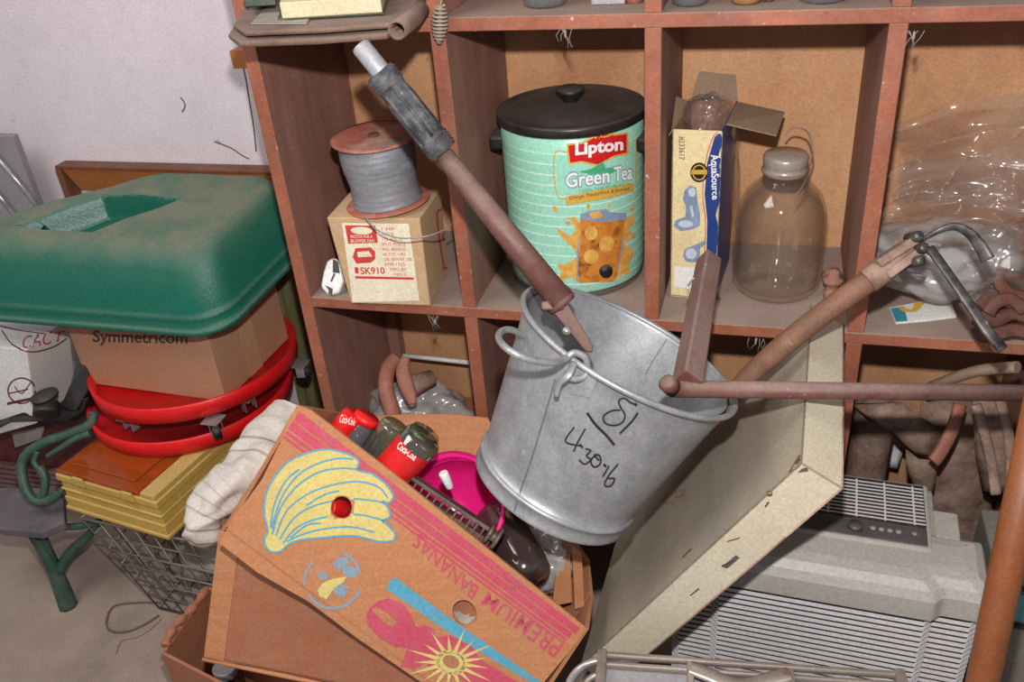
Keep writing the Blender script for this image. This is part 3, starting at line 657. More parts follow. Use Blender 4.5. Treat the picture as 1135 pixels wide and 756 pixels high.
# ============================================================ THINGS IN THE BANANA BOX
BOT = ['bottles in the banana box']
def bottle(a, b_, r, mt, label, capm=None, group='glass bottles in the banana box'):
    a, b_ = Vec(a), Vec(b_); L = (b_-a).length; t = thing('glass_bottle', label, 'bottle', a, group)
    MB().lathe([(0, 0), (r*.9, 0), (r, .006), (r, L*.55), (r*.85, L*.64), (r*.5, L*.78), (r*.42, L*.94), (r*.5, L*.95), (r*.5, L), (r*.36, L), (r*.34, L*.8), (r*.75, L*.62), (r*.9, L*.5)], a, b_-a, 32).build('glass', mt, t)
    return t, (b_-a).normalized(), L
# two bottles lying with their round bases up to the right
for i, (a, b_, r, lab) in enumerate((((473, 478), (415, 556), .027, 'greenish glass bottle lying base up in the middle of the banana box bottles'), ((440, 472), (398, 530), .026, 'clear glass bottle lying left of the middle one in the banana box'))):
    bottle(V(*a, 1.47-.03*i), V(*b_, 1.50-.03*i), r, M_glassg, lab)
bt1, dd, L = bottle(V(407, 462, 1.45), V(372, 520, 1.47), .020, M_glassb, 'grey glass bottle with red base at the left of the banana box')
MB().lathe([(0, -.002), (.021, -.002), (.0215, .01), (.0213, .01)], V(407, 462, 1.45), dd, 28).build('red_base', M_red, bt1)
bt2 = thing('red_cup', 'small bright red cup at the left end of the banana box', 'cup', V(385, 465, 1.43))
rc = MB(); rc.lathe([(0, 0), (.017, 0), (.0185, .004), (.021, .06), (.022, .064), (.019, .062)], V(392, 460, 1.44), (V(365, 492, 1.46)-V(392, 460, 1.44)), 28); rcb = rc.build('cup_body', M_red, bt2)
decal('printed_lettering', Surf(rcb), [('text', 'Coca-Cola', [(376, 468), (393, 472), (394, 464), (378, 459)], .01, .3)], M_whiteprint, bt2, .0004, 3)
# bottle with the big red label
bt3 = thing('labelled_bottle', 'glass bottle with big red label and white script lettering in the banana box', 'bottle', V(445, 505, 1.42))
a, b_ = V(462, 512, 1.40), V(412, 478, 1.43)
a, b_ = V(476, 478, 1.445), V(410, 560, 1.455)
axd = (b_-a).normalized()
A1, A2 = V(456, 500, 1.37), V(400, 560, 1.40)
axd = (A2-A1).normalized()
MB().lathe([(0, 0), (.028, 0), (.031, .005), (.031, .12), (.02, .15), (.012, .17)], A1-axd*.03, axd, 36).build('glass', M_glassg, bt3)
lbm = MB(); lbm.lathe([(.0315, .0), (.0315, .075)], A1-axd*.012, axd, 48); lo_ = lbm.build('red_label', M_liptonred, bt3)
decal('printed_lettering', Surf(lo_), [('text', 'Coca-Cola', [(440, 497), (459, 511), (463, 503), (443, 489)], .012, .35)], M_whiteprint, bt3, .0005, 3)

# magenta bucket
mg = thing('plastic_pail', 'bright magenta plastic pail lying open among the bottles in the banana box', 'pail', V(505, 570, 1.45))
axm = (FW*.80-UP*.62+RT*.1).normalized(); cm_ = V(500, 562, 1.43)
axm = (FW*.93-UP*.25+RT*.18).normalized()
MB().lathe([(.086, -.004), (.089, -.001), (.086, .004), (.081, .0), (.079, .03), (.066, .11), (.0, .112)], cm_, axm, 56).build('pail_body', M_maghenta, mg)
MB().lathe([(.0795, .012), (.0805, .028), (.0782, .028)], cm_, axm, 56).build('inner_ring', M_maghenta, mg)
tag(MB().tube([V(491, 524, 1.37), V(496, 534, 1.38), V(499, 541, 1.385)], [.0075, .007, .0055], 12).build('white_plug', M_white, bevel=.002), 'short white plastic plug resting in the magenta pail', 'plug')
# grimy toothed metal strip
gm = thing('metal_grate', 'grimy metal strip of stacked toothed plates inside the banana box', 'metal part', V(505, 570, 1.37))
p0, p1 = V(455, 527, 1.365), V(550, 590, 1.37); dv = (p1-p0); sd = Vec(dv).cross(FW).normalized()
if sd.dot(UP) > 0: sd = -sd
b = MB(); b.obox(p0, dv*1.0, sd*.006, FW*.03); b.build('rail', M_grate, gm, bevel=.001)
for i in range(13):
    q = p0+dv*(i/12.6); MB().obox(q+sd*.004-FW*.003, dv.normalized()*.0035, sd*.030, FW*.032).build('tooth', M_grate, gm, bevel=.0008)
b = MB(); b.obox(p0+sd*.016, dv*1.0, sd*.014, FW*.02); b.build('backing', M_rustdk, gm)
MB().lathe([(0, 0), (.016, 0), (.016, .004), (.009, .004), (.009, .014), (.018, .014), (.018, .018), (0, .018)], V(541, 590, 1.355), dv, 20).build('end_spool', M_grate, gm)
# smoky jar and clear bag
sj = thing('smoky_jar', 'smoky brown clear plastic jar below the magenta pail in the banana box', 'jar', V(575, 612, 1.45))
MB().lathe([(.0, -.01), (.03, -.008), (.038, 0), (.040, .02), (.036, .12), (.034, .13)], V(586, 640, 1.41), (V(545, 560, 1.50)-V(586, 640, 1.41)), 36).build('jar_body', M_clearbrown, sj)
def bagblob(name, c, rx, ry, rz, seed, m, label, amp=.35):
    c = Vec(c); b = MB()
    def fn(u, v):
        th = u*2*PI; ph = v*PI; d = Vec((math.sin(ph)*math.cos(th), math.sin(ph)*math.sin(th), math.cos(ph)))
        k = 1+amp*nz(d, 1.5, seed)+.22*(1-abs(nz(d, 3.5, seed))*2)*.6+0.0; return c+Vec((d.x*rx*k, d.y*ry*k, d.z*rz*k))
    b.grid(fn, 56, 40, True); return tag(b.build(name, m), label, 'plastic bag')
bagblob('plastic_bag', V(606, 622, 1.50), .045, .04, .055, 4, M_bagmilk, 'crumpled clear plastic bag at the right end of the banana box')
for pts, lab in (([(618, 612), (632, 614), (634, 668), (612, 672)], 'left of the two brown cardboard strips at right end of the banana box'), ([(634, 604), (645, 612), (648, 672), (637, 676)], 'right of the two brown cardboard strips at right end of the banana box')):
    tag(MB().prism([V(*p, 1.46) for p in pts], FW*.02).build('cardboard_strip', M_card_in, bevel=.001), lab, 'cardboard strip', 'cardboard strips in the banana box')
tag(MB().lathe([(0, 0), (.02, 0), (.022, .003), (.022, .05), (0, .05)], V(380, 566, 1.42), -RT*.5-FW+UP*.3, 28).build('red_tin', [M_red], bevel=.002), 'red tin seen through the round hand hole in the bananas', 'tin')

tag(crumple(V(516, 684, 1.405), .026, 31, .8).build('grey_bundle', M_newsp), 'grey crumpled bundle seen through the right hand hole of the banana box', 'bundle')
# white cloth
b = MB(); cl = smooth_path([V(222, 603, 1.64), V(226, 575, 1.63), V(240, 552, 1.64), V(262, 534, 1.66), (V(285, 510, 1.70)), V(304, 484, 1.76), V(322, 460, 1.80)], 16)
nC = len(cl)
def clothfn(u, v):
    i = min(int(u*(nC-1)), nC-1); p = cl[i]; t = (cl[min(i+1, nC-1)]-cl[max(i-1, 0)]).normalized(); a = UP-t*UP.dot(t); a.normalize(); c = t.cross(a)
    th = v*2*PI; rr = (.026+.022*math.sin(min(1, u*1.4)*PI*.6)+.004)*(1 if u > .06 else .5+.5*u/.06)
    w_ = p+a*math.cos(th)*.04+c*math.sin(th)*.04; rr *= .92+.40*nz(w_, 12, 2)+.28*nz(w_, 28, 4)+.05*(1-2*abs(nz(Vec((w_.x*1.0, w_.y*.5, w_.z*1.8)), 22, 3)*2))
    return p+(a*math.cos(th)*.8+c*math.sin(th)*1.1)*rr
b.grid(clothfn, 110, 40)
tag(b.build('cloth_bag', M_cloth), 'crumpled white cloth bag squeezed between the yellow organiser and the banana box', 'cloth')

# ============================================================ THINGS ON THE MIDDLE SHELF
# box with red print
bk = thing('small_carton', 'old tan carton with red printed parts label under the wire spool', 'carton', (.18, .05, .80))
a3 = math.radians(3.5); ax = Vec((math.cos(a3), math.sin(a3), 0)); ay = Vec((-math.sin(a3), math.cos(a3), 0)); o = Vec((.099, -.012, .8005))
tap = .010
bcs = [o, o+ax*.150, o+ay*.13, o+ax*.150+ay*.13]; bct = [o-ax*.014+Vec((0, 0, .168)), o+ax*.153+Vec((0, 0, .168)), o-ax*.014+ay*.13+Vec((0, 0, .168)), o+ax*.153+ay*.13+Vec((0, 0, .168))]
kb = MB().hexa(bcs+bct).build('carton_body', mat('old_carton', (206, 172, 132), (190, 154, 114), rough=.8, scale=6), bk, bevel=.002)
sf = Surf(kb)
decal('paper_label', sf, [('poly', [(379, 247), (453, 248), (465, 333), (391, 335)])], M_label, bk, .0004)
prt = [('poly', [(382.5, 249.5), (416, 250), (419, 269), (386, 270)]), ('poly', [(394, 275), (411, 274), (416, 279), (416, 287), (411, 291), (395, 292), (391, 285)]), ('poly', [(393.5, 305.8), (458.5, 307.4), (458.8, 310), (394, 308.6)])]
decal('printed_label', sf, prt, M_redink, bk, .0006)
lt_ = [('text', 'SK910', [(400, 304), (427, 303.5), (426, 296), (399, 296)], .02), ('text', '1', [(394, 303), (398, 303), (397, 296), (393, 296)], 0)]
for i, (s_, x_, w_) in enumerate((('1 HP', 423, 14), ('MOTOR', 423, 14), ('115 VOLTS', 424, 22), ('SPLIT PHASE', 423, 27), ('BALL BEARING', 424, 26), ('60 CYC 1 PH', 425, 24), ('OIL BEFORE USE', 426, 31), ('RPM 1725', 427, 22), ('MFG BY', 433, 18), ('NO 5', 438, 12))):
    y_ = 252+i*5.6; lt_.append(('text', s_, [(x_, y_+3.4), (x_+w_, y_+3.6), (x_+w_-.3, y_), (x_-.3, y_-.2)], 0))
decal('printed_lettering', sf, lt_, M_redink, bk, .0007)
decal('printed_script', sf, [('poly', ell(401, 255.5, 12, 4.2, 3)), ('text', 'MOTOR FOR A', [(389, 263.8), (413, 263.8), (413, 260.3), (389, 260.3)], .01), ('text', 'BLOWER FAN', [(389, 268.5), (415, 268.5), (415, 265), (389, 265)], .01), ('poly', [(396, 279), (409, 278), (413, 284), (397, 285)])], M_label, bk, .0009)
decal('printed_side', sf, [('line', [(489, 232), (497, 222), (497, 224), (506, 284), (494, 297), (491, 292), (484, 240), (489, 232)], 2.2), ('line', [(491, 245), (494, 256), (490, 262), (497, 270)], 2), ('line', [(495, 240), (500, 250)], 2)], M_pinkink, bk, .0006)

# spool of wire
sp = thing('wire_spool', 'spool of grey wire with rusty red round flanges on top of the small carton', 'spool', (.185, .06, .97))
zt = .9705; so = Vec((.172, .057, zt)); sax = Vec((-.07, .0, 1)).normalized()
MB().lathe([(0, .0), (.072, .0), (.074, .001), (.074, .003), (.072, .004), (0, .004)], so, sax, 48).build('bottom_flange', M_redflange, sp)
wp = [(.0, .0045)]+[(.060-.003*math.sin(i/26*PI)+.0018*(i % 2)+.001*nz((i*.4, 0, 0), 1), .0045+.112*i/52) for i in range(53)]+[(0, .117)]
MB().lathe(wp, so, sax, 48).build('wound_wire', M_wire, sp)
def flfn(u, v):
    th = u*2*PI; r = .073*v; a = Vec((1, 0, 0)); a = (a-sax*a.dot(sax)).normalized(); c = sax.cross(a)
    return so+sax*(.119+.006*math.cos(th-2.6)*v)+(a*math.cos(th)+c*math.sin(th))*r
MB().grid(flfn, 48, 8).build('top_flange', M_redflange, sp, solid=.003)
MB().lathe([(0, 0), (.010, 0), (.010, .003), (.005, .003), (0, .001)], so+sax*.1205, sax, 20).build('hub', M_rustdk, sp)
b = MB(); b.tube(smooth_path([V(403, 238, 1.52), V(418, 255, 1.50), V(445, 264, 1.48), V(480, 260, 1.48), V(503, 247, 1.52)], 8), .0013, 6); b.build('loose_wire_end', M_wire, sp)

# white and black object
wt = thing('plastic_clip', 'small white plastic clip with black patches left of the old carton', 'clip', (.03, .05, .80))
ws = MB().prism([V(358, 302, 1.66), V(362, 289, 1.66), V(370, 285, 1.66), V(378, 291, 1.66), V(381, 312, 1.66), V(376, 325, 1.66), V(364, 328, 1.66), V(355, 318, 1.66)], FW*.04).build('shell', M_white, wt, bevel=.006, seg=3)
decal('black_patch', Surf(ws), [('poly', [(369, 287), (375, 290), (377, 303), (369, 302)]), ('poly', [(360, 316), (369, 320), (368, 327), (360, 324)]), ('line', [(371, 303), (368, 310), (367, 312)], 2)], M_black, wt, .0012)

# crock / beverage urn
ck = thing('beverage_urn', 'mint green slow cooker style iced tea urn with black lid on the middle shelf', 'urn', (.482, .165, .80))
co = Vec((.480, .172, .8005)); CR = .1215
ub = MB().lathe([(CR-.002, .012)]+[(CR, .016+.272*i/8) for i in range(9)]+[(CR-.004, .291), (CR-.01, .291)], co, (0, 0, 1), 96).build('body', M_crock, ck)
MB().lathe([(0, 0), (CR-.004, 0), (CR-.001, .004), (CR-.001, .013), (CR-.004, .016)], co, (0, 0, 1), 72).build('base_ring', M_steel, ck)
lr = CR+.0045
MB().lathe([(CR, .0), (lr-.002, .0), (lr, .002), (lr+.001, .014), (lr-.001, .0165), (lr-.006, .017), (lr-.010, .012), (lr-.03, .016), (lr-.06, .021), (.02, .024), (0, .024)], co+Vec((0, 0, .291)), (0, 0, 1), 72).build('lid', M_lid, ck)
MB().lathe([(0, 0), (.013, 0), (.013, .006), (.022, .014), (.025, .019), (.024, .023), (.018, .026), (0, .027)], co+Vec((0, 0, .313)), (0, 0, 1), 32).build('lid_knob', M_black, ck)
for s_ in (-1, 1):
    dirv = Vec((math.cos(.25)*s_, -math.sin(.25)*s_*0-.1, 0)).normalized(); sdv = Vec((-dirv.y, dirv.x, 0))
    MB().obox(co+dirv*(CR-.004)-sdv*.026+Vec((0, 0, .240)), dirv*.024, sdv*.052, (0, 0, .024)).build('handle', M_black, ck, bevel=.005, seg=3)
sf = Surf(ub)
b = MB()
for i in range(14):
    z_ = .028+i*.0182
    b.lathe([(CR+.0004, z_), (CR+.0004, z_+.0028)], co, (0, 0, 1), 96)
b.build('painted_stripes', M_crockline, ck)
decal('printed_border', sf, [('line', [(632, 170), (615, 170), (618, 217), (640, 217)], 1.2), ('line', [(700, 157), (704, 158), (704, 200)], 1.2)], M_gold, ck, .0011, 4)
decal('printed_field', sf, [('poly', [(616, 172), (630, 172), (632, 178), (696, 171), (697, 160), (703, 158), (703, 200), (626, 217), (619, 217)])], M_crock, ck, .0008, 5)
decal('printed_sign_edge', sf, [('poly', [(628, 159), (646, 157), (664, 147), (682, 148), (696, 146), (696, 171), (680, 174), (662, 184), (645, 180), (630, 182)])], M_gold, ck, .0011, 5)
decal('printed_sign', sf, [('poly', [(630, 161), (647, 159), (664, 149), (681, 150), (694, 148.5), (694, 169), (680, 172), (662, 182), (645, 178), (632, 180)])], M_liptonred, ck, .0014, 5)
decal('printed_lettering', sf, [('text', 'Lipton', [(637.5, 176), (690, 170.5), (690, 152), (637.5, 158)], .035)], M_whiteprint, ck, .0018, 4)
decal('printed_leaf', sf, [('poly', [(640, 190), (655, 187), (668, 179), (671, 186), (690, 184), (678, 192), (660, 194)])], M_greenprint, ck, .0012, 5)
decal('printed_lettering_shadow', sf, [('text', 'Green', [(626.5, 209.5), (676, 203.5), (676, 184.5), (626.5, 190.5)], .06), ('text', 'Tea', [(679, 202.5), (701, 199), (701, 180), (679, 184)], .06)], M_greyblue, ck, .0016, 4)
decal('printed_lettering', sf, [('text', 'Green', [(627.5, 208), (675, 202), (675, 186), (627.5, 192)], .015), ('text', 'Tea', [(680, 201), (700, 198), (700, 182), (680, 185)], .015)], M_whiteprint, ck, .0020, 4)
decal('printed_small_lettering', sf, [('text', '100% NATURAL', [(642, 213.5), (692, 206.5), (692, 202.5), (642, 209.5)], .0)], M_greenprint, ck, .0016, 4)
decal('printed_banner', sf, [('poly', [(626, 218), (700, 202), (702, 212), (676, 219), (628, 227)])], M_gold, ck, .0016, 5)
decal('printed_small_lettering', sf, [('text', 'Orange, Passionfruit & Jasmine', [(631, 222.5), (697, 211.5), (697, 206), (631, 217)], .0)], M_darkink, ck, .0020, 4)
spl = [(620, 309), (622, 300), (617, 292), (626, 293), (634, 289), (640, 284), (637, 276), (630, 270), (622, 262), (616, 252), (624, 256), (632, 262), (638, 255), (633, 243), (627, 241), (637, 240), (642, 247), (645, 240), (649, 248), (700, 240), (702, 236), (703, 246), (696, 254), (701, 258), (697, 266), (692, 272), (700, 274), (701, 284), (696, 296), (699, 303), (690, 304), (680, 310), (640, 312), (632, 306), (624, 311)]
decal('printed_splash', sf, [('poly', spl), ('poly', ell(616, 232, 2.5, 4, -30)), ('poly', ell(630, 247, 3, 2)), ('poly', ell(652, 229, 1.6, 4)), ('poly', ell(700, 232, 3, 2)), ('poly', ell(702, 262, 2.5, 2)), ('poly', ell(675, 228, 1.6, 3))], M_splash, ck, .0010, 5)
decal('printed_glass', sf, [('poly', [(643, 238), (693, 236), (690, 262), (684, 304), (680, 312), (642, 313), (640, 300), (644, 262)])], M_tea, ck, .0013, 5)
decal('printed_glass_rim', sf, [('poly', [(643, 237), (655, 233), (672, 231), (676, 235), (694, 236), (693, 243), (670, 246), (645, 243)]), ('line', [(642, 262), (640, 290), (640, 311)], 1.5), ('line', [(690, 262), (684, 300)], 1.6)], M_faucet, ck, .0017, 5)
decal('printed_ice', sf, [('poly', ell(655, 258, 7, 8, 10)), ('poly', ell(672, 270, 8, 9, 30)), ('poly', ell(655, 284, 8, 8, 0)), ('poly', [(652, 236), (664, 233), (668, 240), (656, 242)])], M_splash, ck, .0018, 5)
hh = sf.hit(670.5, 299.5)
MB().lathe([(0, .010), (.010, .010), (.0115, .007), (.0115, 0)], hh[0], hh[1], 24).build('spigot_hole', M_black, ck)

# faucet box
fb = thing('faucet_box', 'open cream and navy faucet box with folded-out flap left of the glass jar', 'box', (.70, .14, .80))
o = Vec((.660, .085, .8005)); a3 = math.radians(-5); ax = Vec((math.cos(a3), math.sin(a3), 0)); ay = Vec((-math.sin(a3), math.cos(a3), 0))
h_ = .297; w_ = .078; dpt = .155
FBM = [mat('cream_print', (238, 220, 170), (232, 212, 160), rough=.45, scale=4), M_greyboard]
fbb = MB().obox(o, ax*w_, ay*.002, (0, 0, h_)).build('front_panel', FBM[0], fb)
MB().obox(o+ay*dpt, ax*w_, ay*.002, (0, 0, h_)).build('back_panel', M_card_in, fb)
MB().obox(o, ax*.002, ay*dpt, (0, 0, h_)).build('side_panel', M_cardlt, fb)
MB().obox(o+ax*w_, -ax*.002, ay*dpt, (0, 0, h_)).build('side_panel', M_navy, fb)
MB().obox(o+Vec((0, 0, .001)), ax*w_, ay*dpt, (0, 0, .002)).build('bottom', M_cardlt, fb)
tbk = o+ay*dpt+Vec((0, 0, h_))
mfl = mat('grey_card', (150, 124, 100), (138, 112, 90), rough=.8)
MB().panel(tbk, tbk+ax*w_, tbk+ax*w_*.92+Vec((0, .03, .035)), tbk+ax*.01+Vec((0, .03, .04)), .002).build('flap', mfl, fb)
rs = o+ax*w_+Vec((0, 0, h_))
MB().panel(rs+ay*.03, rs+ay*(dpt-.01), rs+ay*(dpt-.01)+ax*.078+Vec((0, 0, -.015)), rs+ay*.055+ax*.075+Vec((0, 0, -.024)), .002).build('flap', mfl, fb)
MB().panel(o+ay*.02+Vec((0, 0, h_)), o+ay*(dpt-.01)+Vec((0, 0, h_)), o+ay*(dpt-.03)+Vec((-.02, 0, h_+.015)), o+ay*.03+Vec((-.018, 0, h_-.03)), .002).build('flap', mfl, fb)
sf = Surf(fbb)
decal('printed_band', sf, [('poly', [(800, 144), (806, 144.5), (792, 333), (781, 332), (783, 280), (784, 245), (781, 215), (784, 180), (792, 152)])], M_navy, fb, .0006, 10)
decal('printed_line', sf, [('line', [(798, 144), (790, 153), (782, 180), (779, 215), (782, 245), (781, 280), (779, 331)], 1.0)], M_redink, fb, .0007, 10)
decal('printed_name', sf, [('text', 'AquaSource', [(785, 172), (787, 222), (797, 220), (797, 170)], .02)], M_whiteprint, fb, .0009, 6)
decal('printed_number', sf, [('text', '#233617', [(752, 151), (752, 177), (759, 177), (759, 151)], .0)], M_darkink, fb, .0006, 6)
decal('printed_emblem', sf, [('poly', ell(775, 191, 10, 11))], M_black, fb, .0007, 6)
decal('printed_emblem_gold', sf, [('line', ell(775, 191, 7, 8)+[ell(775, 191, 7, 8)[0]], 1.4), ('poly', [(766, 188), (784, 188), (784, 193), (766, 193)])], M_gold, fb, .0010, 6)
fa = [('poly', [(759, 211), (765, 205), (772, 208), (773, 222), (776, 236), (776, 250), (768, 254), (754, 256), (747, 250), (749, 244), (760, 240), (760, 228), (757, 220)]), ('poly', [(759, 276), (766, 273), (774, 270), (781, 266), (783, 270), (776, 275), (776, 285), (770, 291), (761, 290), (757, 284)])]
decal('printed_faucet', sf, fa, M_faucet, fb, .0007, 6)
decal('printed_faucet_shine', sf, [('poly', ell(767, 213, 4, 5)), ('poly', ell(760, 248, 8, 4)), ('poly', ell(766, 281, 6, 6)), ('line', [(766, 228), (768, 240)], 3)], M_faucetlt, fb, .0009, 6)
decal('printed_barcode', sf, [('poly', [(748, 295), (773, 297), (772, 320), (747, 318)])], M_whiteprint, fb, .0007, 8)
bagblob('plastic_wrap', o+ax*.04+ay*.09+Vec((0, 0, .292)), .034, .05, .036, 9, M_bag, 'clear plastic wrapping bulging out of the top of the faucet box')
b = MB(); q0 = rs+ax*.004; b.grid(lambda u, v: q0+ay*(.02+.10*v)+Vec((.006+.006*nz((u*3, v*2, 0), 2)+.012*u, 0, -.008-.26*u)), 20, 10); tag(b.build('plastic_sleeve', M_bag), 'clear plastic sleeve hanging down the right side of the faucet box', 'plastic bag')

# gallon jar
jc = Vec((.835, .142, .8005)); JR = .073
gj = thing('glass_jar', 'big empty clear glass gallon jar with wire bail on the middle shelf', 'jar', jc)
jprof = [(0, .004), (JR-.018, .0), (JR-.006, .003), (JR-.001, .014), (JR, .03), (JR, .135), (JR-.003, .150), (JR-.012, .172), (JR-.026, .188), (.036, .198), (.033, .203), (.033, .212)]
MB().lathe(jprof, jc, (0, 0, 1), 64).build('glass_body', M_glass, gj)
MB().lathe([(.0, .007), (JR-.02, .006), (JR-.006, .016), (JR-.0045, .03), (JR-.0045, .135), (JR-.008, .150), (JR-.016, .170), (JR-.030, .185), (.031, .197)], jc, (0, 0, 1), 64).build('inner_glass', M_glass, gj)
MB().lathe([(.034, .208), (.036, .210), (.036, .217), (.034, .219), (.035, .222), (.036, .236), (.033, .240), (0, .241)], jc, (0, 0, 1), 40).build('screw_cap', mat('dull_zinc_glass', (176, 164, 150), (146, 134, 122), rough=.3, metal=.2), gj)
b = MB(); b.tube(smooth_path([jc+Vec((.036, 0, .214)), jc+Vec((.040, .006, .24)), jc+Vec((.03, .02, .268)), jc+Vec((.008, .03, .272)), jc+Vec((-.004, .03, .26))], 8), .0014, 6); b.tube(smooth_path([jc+Vec((.036, 0, .214)), jc+Vec((.03, -.03, .20)), jc+Vec((.018, -.05, .19))], 6), .0012, 6)
b.tube([jc+Vec((math.cos(t)*.0365, math.sin(t)*.0365, .214)) for t in [i*2*PI/32 for i in range(32)]], .0013, 6, closed=True); b.build('wire_bail', M_rust, gj)

# pipe fitting
pf = atZ(921, 330, .80); pt_ = thing('pipe_fitting', 'small dusty rust-pink pipe fitting right of the glass jar', 'pipe fitting', pf)
pm = mat('rusty_pink_iron', (168, 118, 104), (136, 92, 80), rough=.8, scale=30, bump=.3)
MB().lathe([(0, 0), (.012, 0), (.014, .006), (.014, .012), (.010, .016), (.010, .026), (.016, .03), (.016, .036), (.009, .042), (.009, .052), (0, .054)], pf, (0, 0, 1), 24).build('lower_body', pm, pt_)
MB().lathe([(0, 0), (.015, 0), (.018, .006), (.012, .02), (.008, .024), (0, .024)], pf+Vec((0, .035, .018)), (0, -.5, 1), 24).build('bell_end', pm, pt_)

# ---- right bay: bags, booklet, rusty straps
def pxsheet(name, corners, nu, nv, amp, seed, m, label, cat='plastic bag'):
    # corners: 4 (px,py,Y) lower-left, lower-right, upper-right, upper-left ; a crumpled sheet
    P = [atY(*c) for c in corners]; b = MB()
    def fn(u, v):
        p = P[0]*(1-u)*(1-v)+P[1]*u*(1-v)+P[2]*u*v+P[3]*(1-u)*v
        w = (1-abs(nz((u*1.4+v*1.1, v*1.7-u*.8, seed), 1))*2.6)*amp+(1-abs(nz((u*1.6+v*2.6, v*2.6-u*2.6, seed+9), 1))*3)*amp*.45+nz((u*5, v*4+u*3, seed+3), 1)*amp*.2
        return p+Vec((.25*w, -w, .35*w+.02*math.sin(u*3+seed)))
    b.grid(fn, nu*2, nv*2, True); return tag(b.build(name, m), label, cat)
pxsheet('plastic_sheet', [(985, 235, .16), (1185, 240, .12), (1200, 80, .14), (992, 150, .18)], 46, 30, .045, 1, M_bag, 'upper clear crumpled polythene sheet in the right compartment')
pxsheet('plastic_sheet', [(975, 262, .08), (1190, 300, .06), (1200, 170, .06), (985, 185, .10)], 46, 30, .04, 6, M_bag, 'lower clear crumpled polythene sheet in the right compartment')
bagblob('plastic_bag', atY(1045, 285, .12), .10, .07, .055, 12, M_bagmilk, 'cloudy plastic bag bulging on the shelf of the right compartment', .25)
bagblob('plastic_bag', atY(1112, 290, .10), .07, .06, .06, 15, M_bag, 'clear crumpled plastic bag at the right edge of the photograph', .4)
bkl = MB(); A, B, Cc, D = atZ(986, 341, .802), atZ(993, 358, .802), atZ(1060, 350, .806), atZ(1052, 328, .806)
t = thing('booklet', 'thin white booklet with teal and yellow corner under the cloudy bag', 'booklet', A)
bo_ = MB().panel(A, B, Cc, D, .004).build('pages', M_white, t)
decal('printed_corner', Surf(bo_), [('poly', [(987, 342), (993, 357), (1006, 356), (1002, 340)])], M_teal, t, .0006); decal('printed_patch', Surf(bo_), [('poly', [(991, 338), (1000, 346), (1016, 346), (1026, 335)])], M_gold, t, .0009)
rs_ = thing('rusty_straps', 'tangled reddish rusty metal straps at the right end of the middle shelf', 'metal straps', atZ(1110, 350, .80))
for pts, d_ in (([(1082, 362), (1090, 352), (1104, 356), (1122, 348), (1140, 352), (1150, 360)], 1.36), ([(1086, 340), (1098, 330), (1108, 344), (1120, 352), (1142, 338)], 1.38), ([(1112, 300), (1108, 312), (1120, 326), (1140, 330)], 1.36), ([(1112, 300), (1124, 308), (1142, 312)], 1.36), ([(1082, 362), (1088, 372), (1106, 370), (1126, 366), (1150, 372)], 1.34), ([(1096, 348), (1104, 336), (1120, 332), (1136, 344)], 1.35)):
    b = MB(); b.tube(smooth_path([V(x, y, d_) for x, y in pts], 6), .010, 8, True, .3, up=FW); b.build('strap', M_rustdk, rs_)

# ============================================================ LOWER BAYS
# left lower bay
t = thing('white_tube', 'thin white plastic tube across the left lower compartment', 'tube', atY(490, 399, .25)); t_ = MB().tube([atY(447, 394, .25), atY(521, 402, .25)], .0052, 12); t_.build('tube', M_white, t)
hk = thing('iron_clamp', 'orange rusty C shaped iron clamp in the left lower compartment', 'clamp', atY(445, 430, .1))
b = MB(); b.tube(smooth_path([V(440, 396, 1.82), V(430, 410, 1.81), V(428, 432, 1.80), V(434, 452, 1.80), V(440, 470, 1.80)], 8), .016, 10, True, .6, up=FW); b.build('outer_hook', M_rustor, hk)
b = MB(); b.tube(smooth_path([V(450, 396, 1.78), V(447, 412, 1.78), V(452, 430, 1.78), V(458, 448, 1.78)], 8), [.008+.008*math.sin(i/24*PI) for i in range(25)], 10, True, .4, up=FW); b.build('inner_blade', M_rustor, hk)
b = MB(); b.tube([V(456, 428, 1.84), V(480, 418, 1.86)], [.022, .016], 12); b.build('screw_body', M_rust, hk)
bagblob('plastic_bag', atY(462, 452, .16), .10, .07, .06, 21, M_bagmilk, 'crumpled plastic bag lying at the bottom of the left lower compartment')
t = MB().box((.06, .08, .312), (.28, .28, .40)); tag(t.build('dark_box', M_card_dk, bevel=.003), 'brown box in the left lower compartment under the plastic bag', 'box')

# right lower bay: rusty tools standing on the floor
rt_ = []
b = MB(); b.lathe([(0, 0), (.036, 0), (.037, .004), (.036, .3), (.039, .305), (.036, .31), (.033, .305)], (1.025, .12, .28), (.0, .0, 1), 30); tag(b.build('rusty_can', M_rust), 'rusty cylindrical can standing left of the iron tools in lower compartment', 'can')
def blade(name, pts, Y, depth, m, label, bow=.02, cat='tool'):
    # outline px -> curved plate
    P = [atY(x, y, Y) for x, y in pts]; c = sum(P, Vec())/len(P); 
    b = MB(); ring = P; n_ = len(P); vs = [c+Vec((0, -bow, 0))]+[c.lerp(p, .5)+Vec((0, -bow*.75, 0)) for p in P]+P
    fs = [[0, 1+i, 1+(i+1) % n_] for i in range(n_)]+[[1+i, 1+n_+i, 1+n_+(i+1) % n_, 1+(i+1) % n_] for i in range(n_)]
    b.add(vs, fs, True); return tag(b.build(name, m, solid=.005), label, cat)
blade('shovel_blade', [(1022, 440), (1080, 445), (1092, 500), (1110, 580), (1112, 640), (1080, 690), (1050, 660), (1030, 600), (1018, 560), (1012, 500)], .17, .01, M_rust, 'large brown rusty shovel blade standing behind the air purifier', .03)
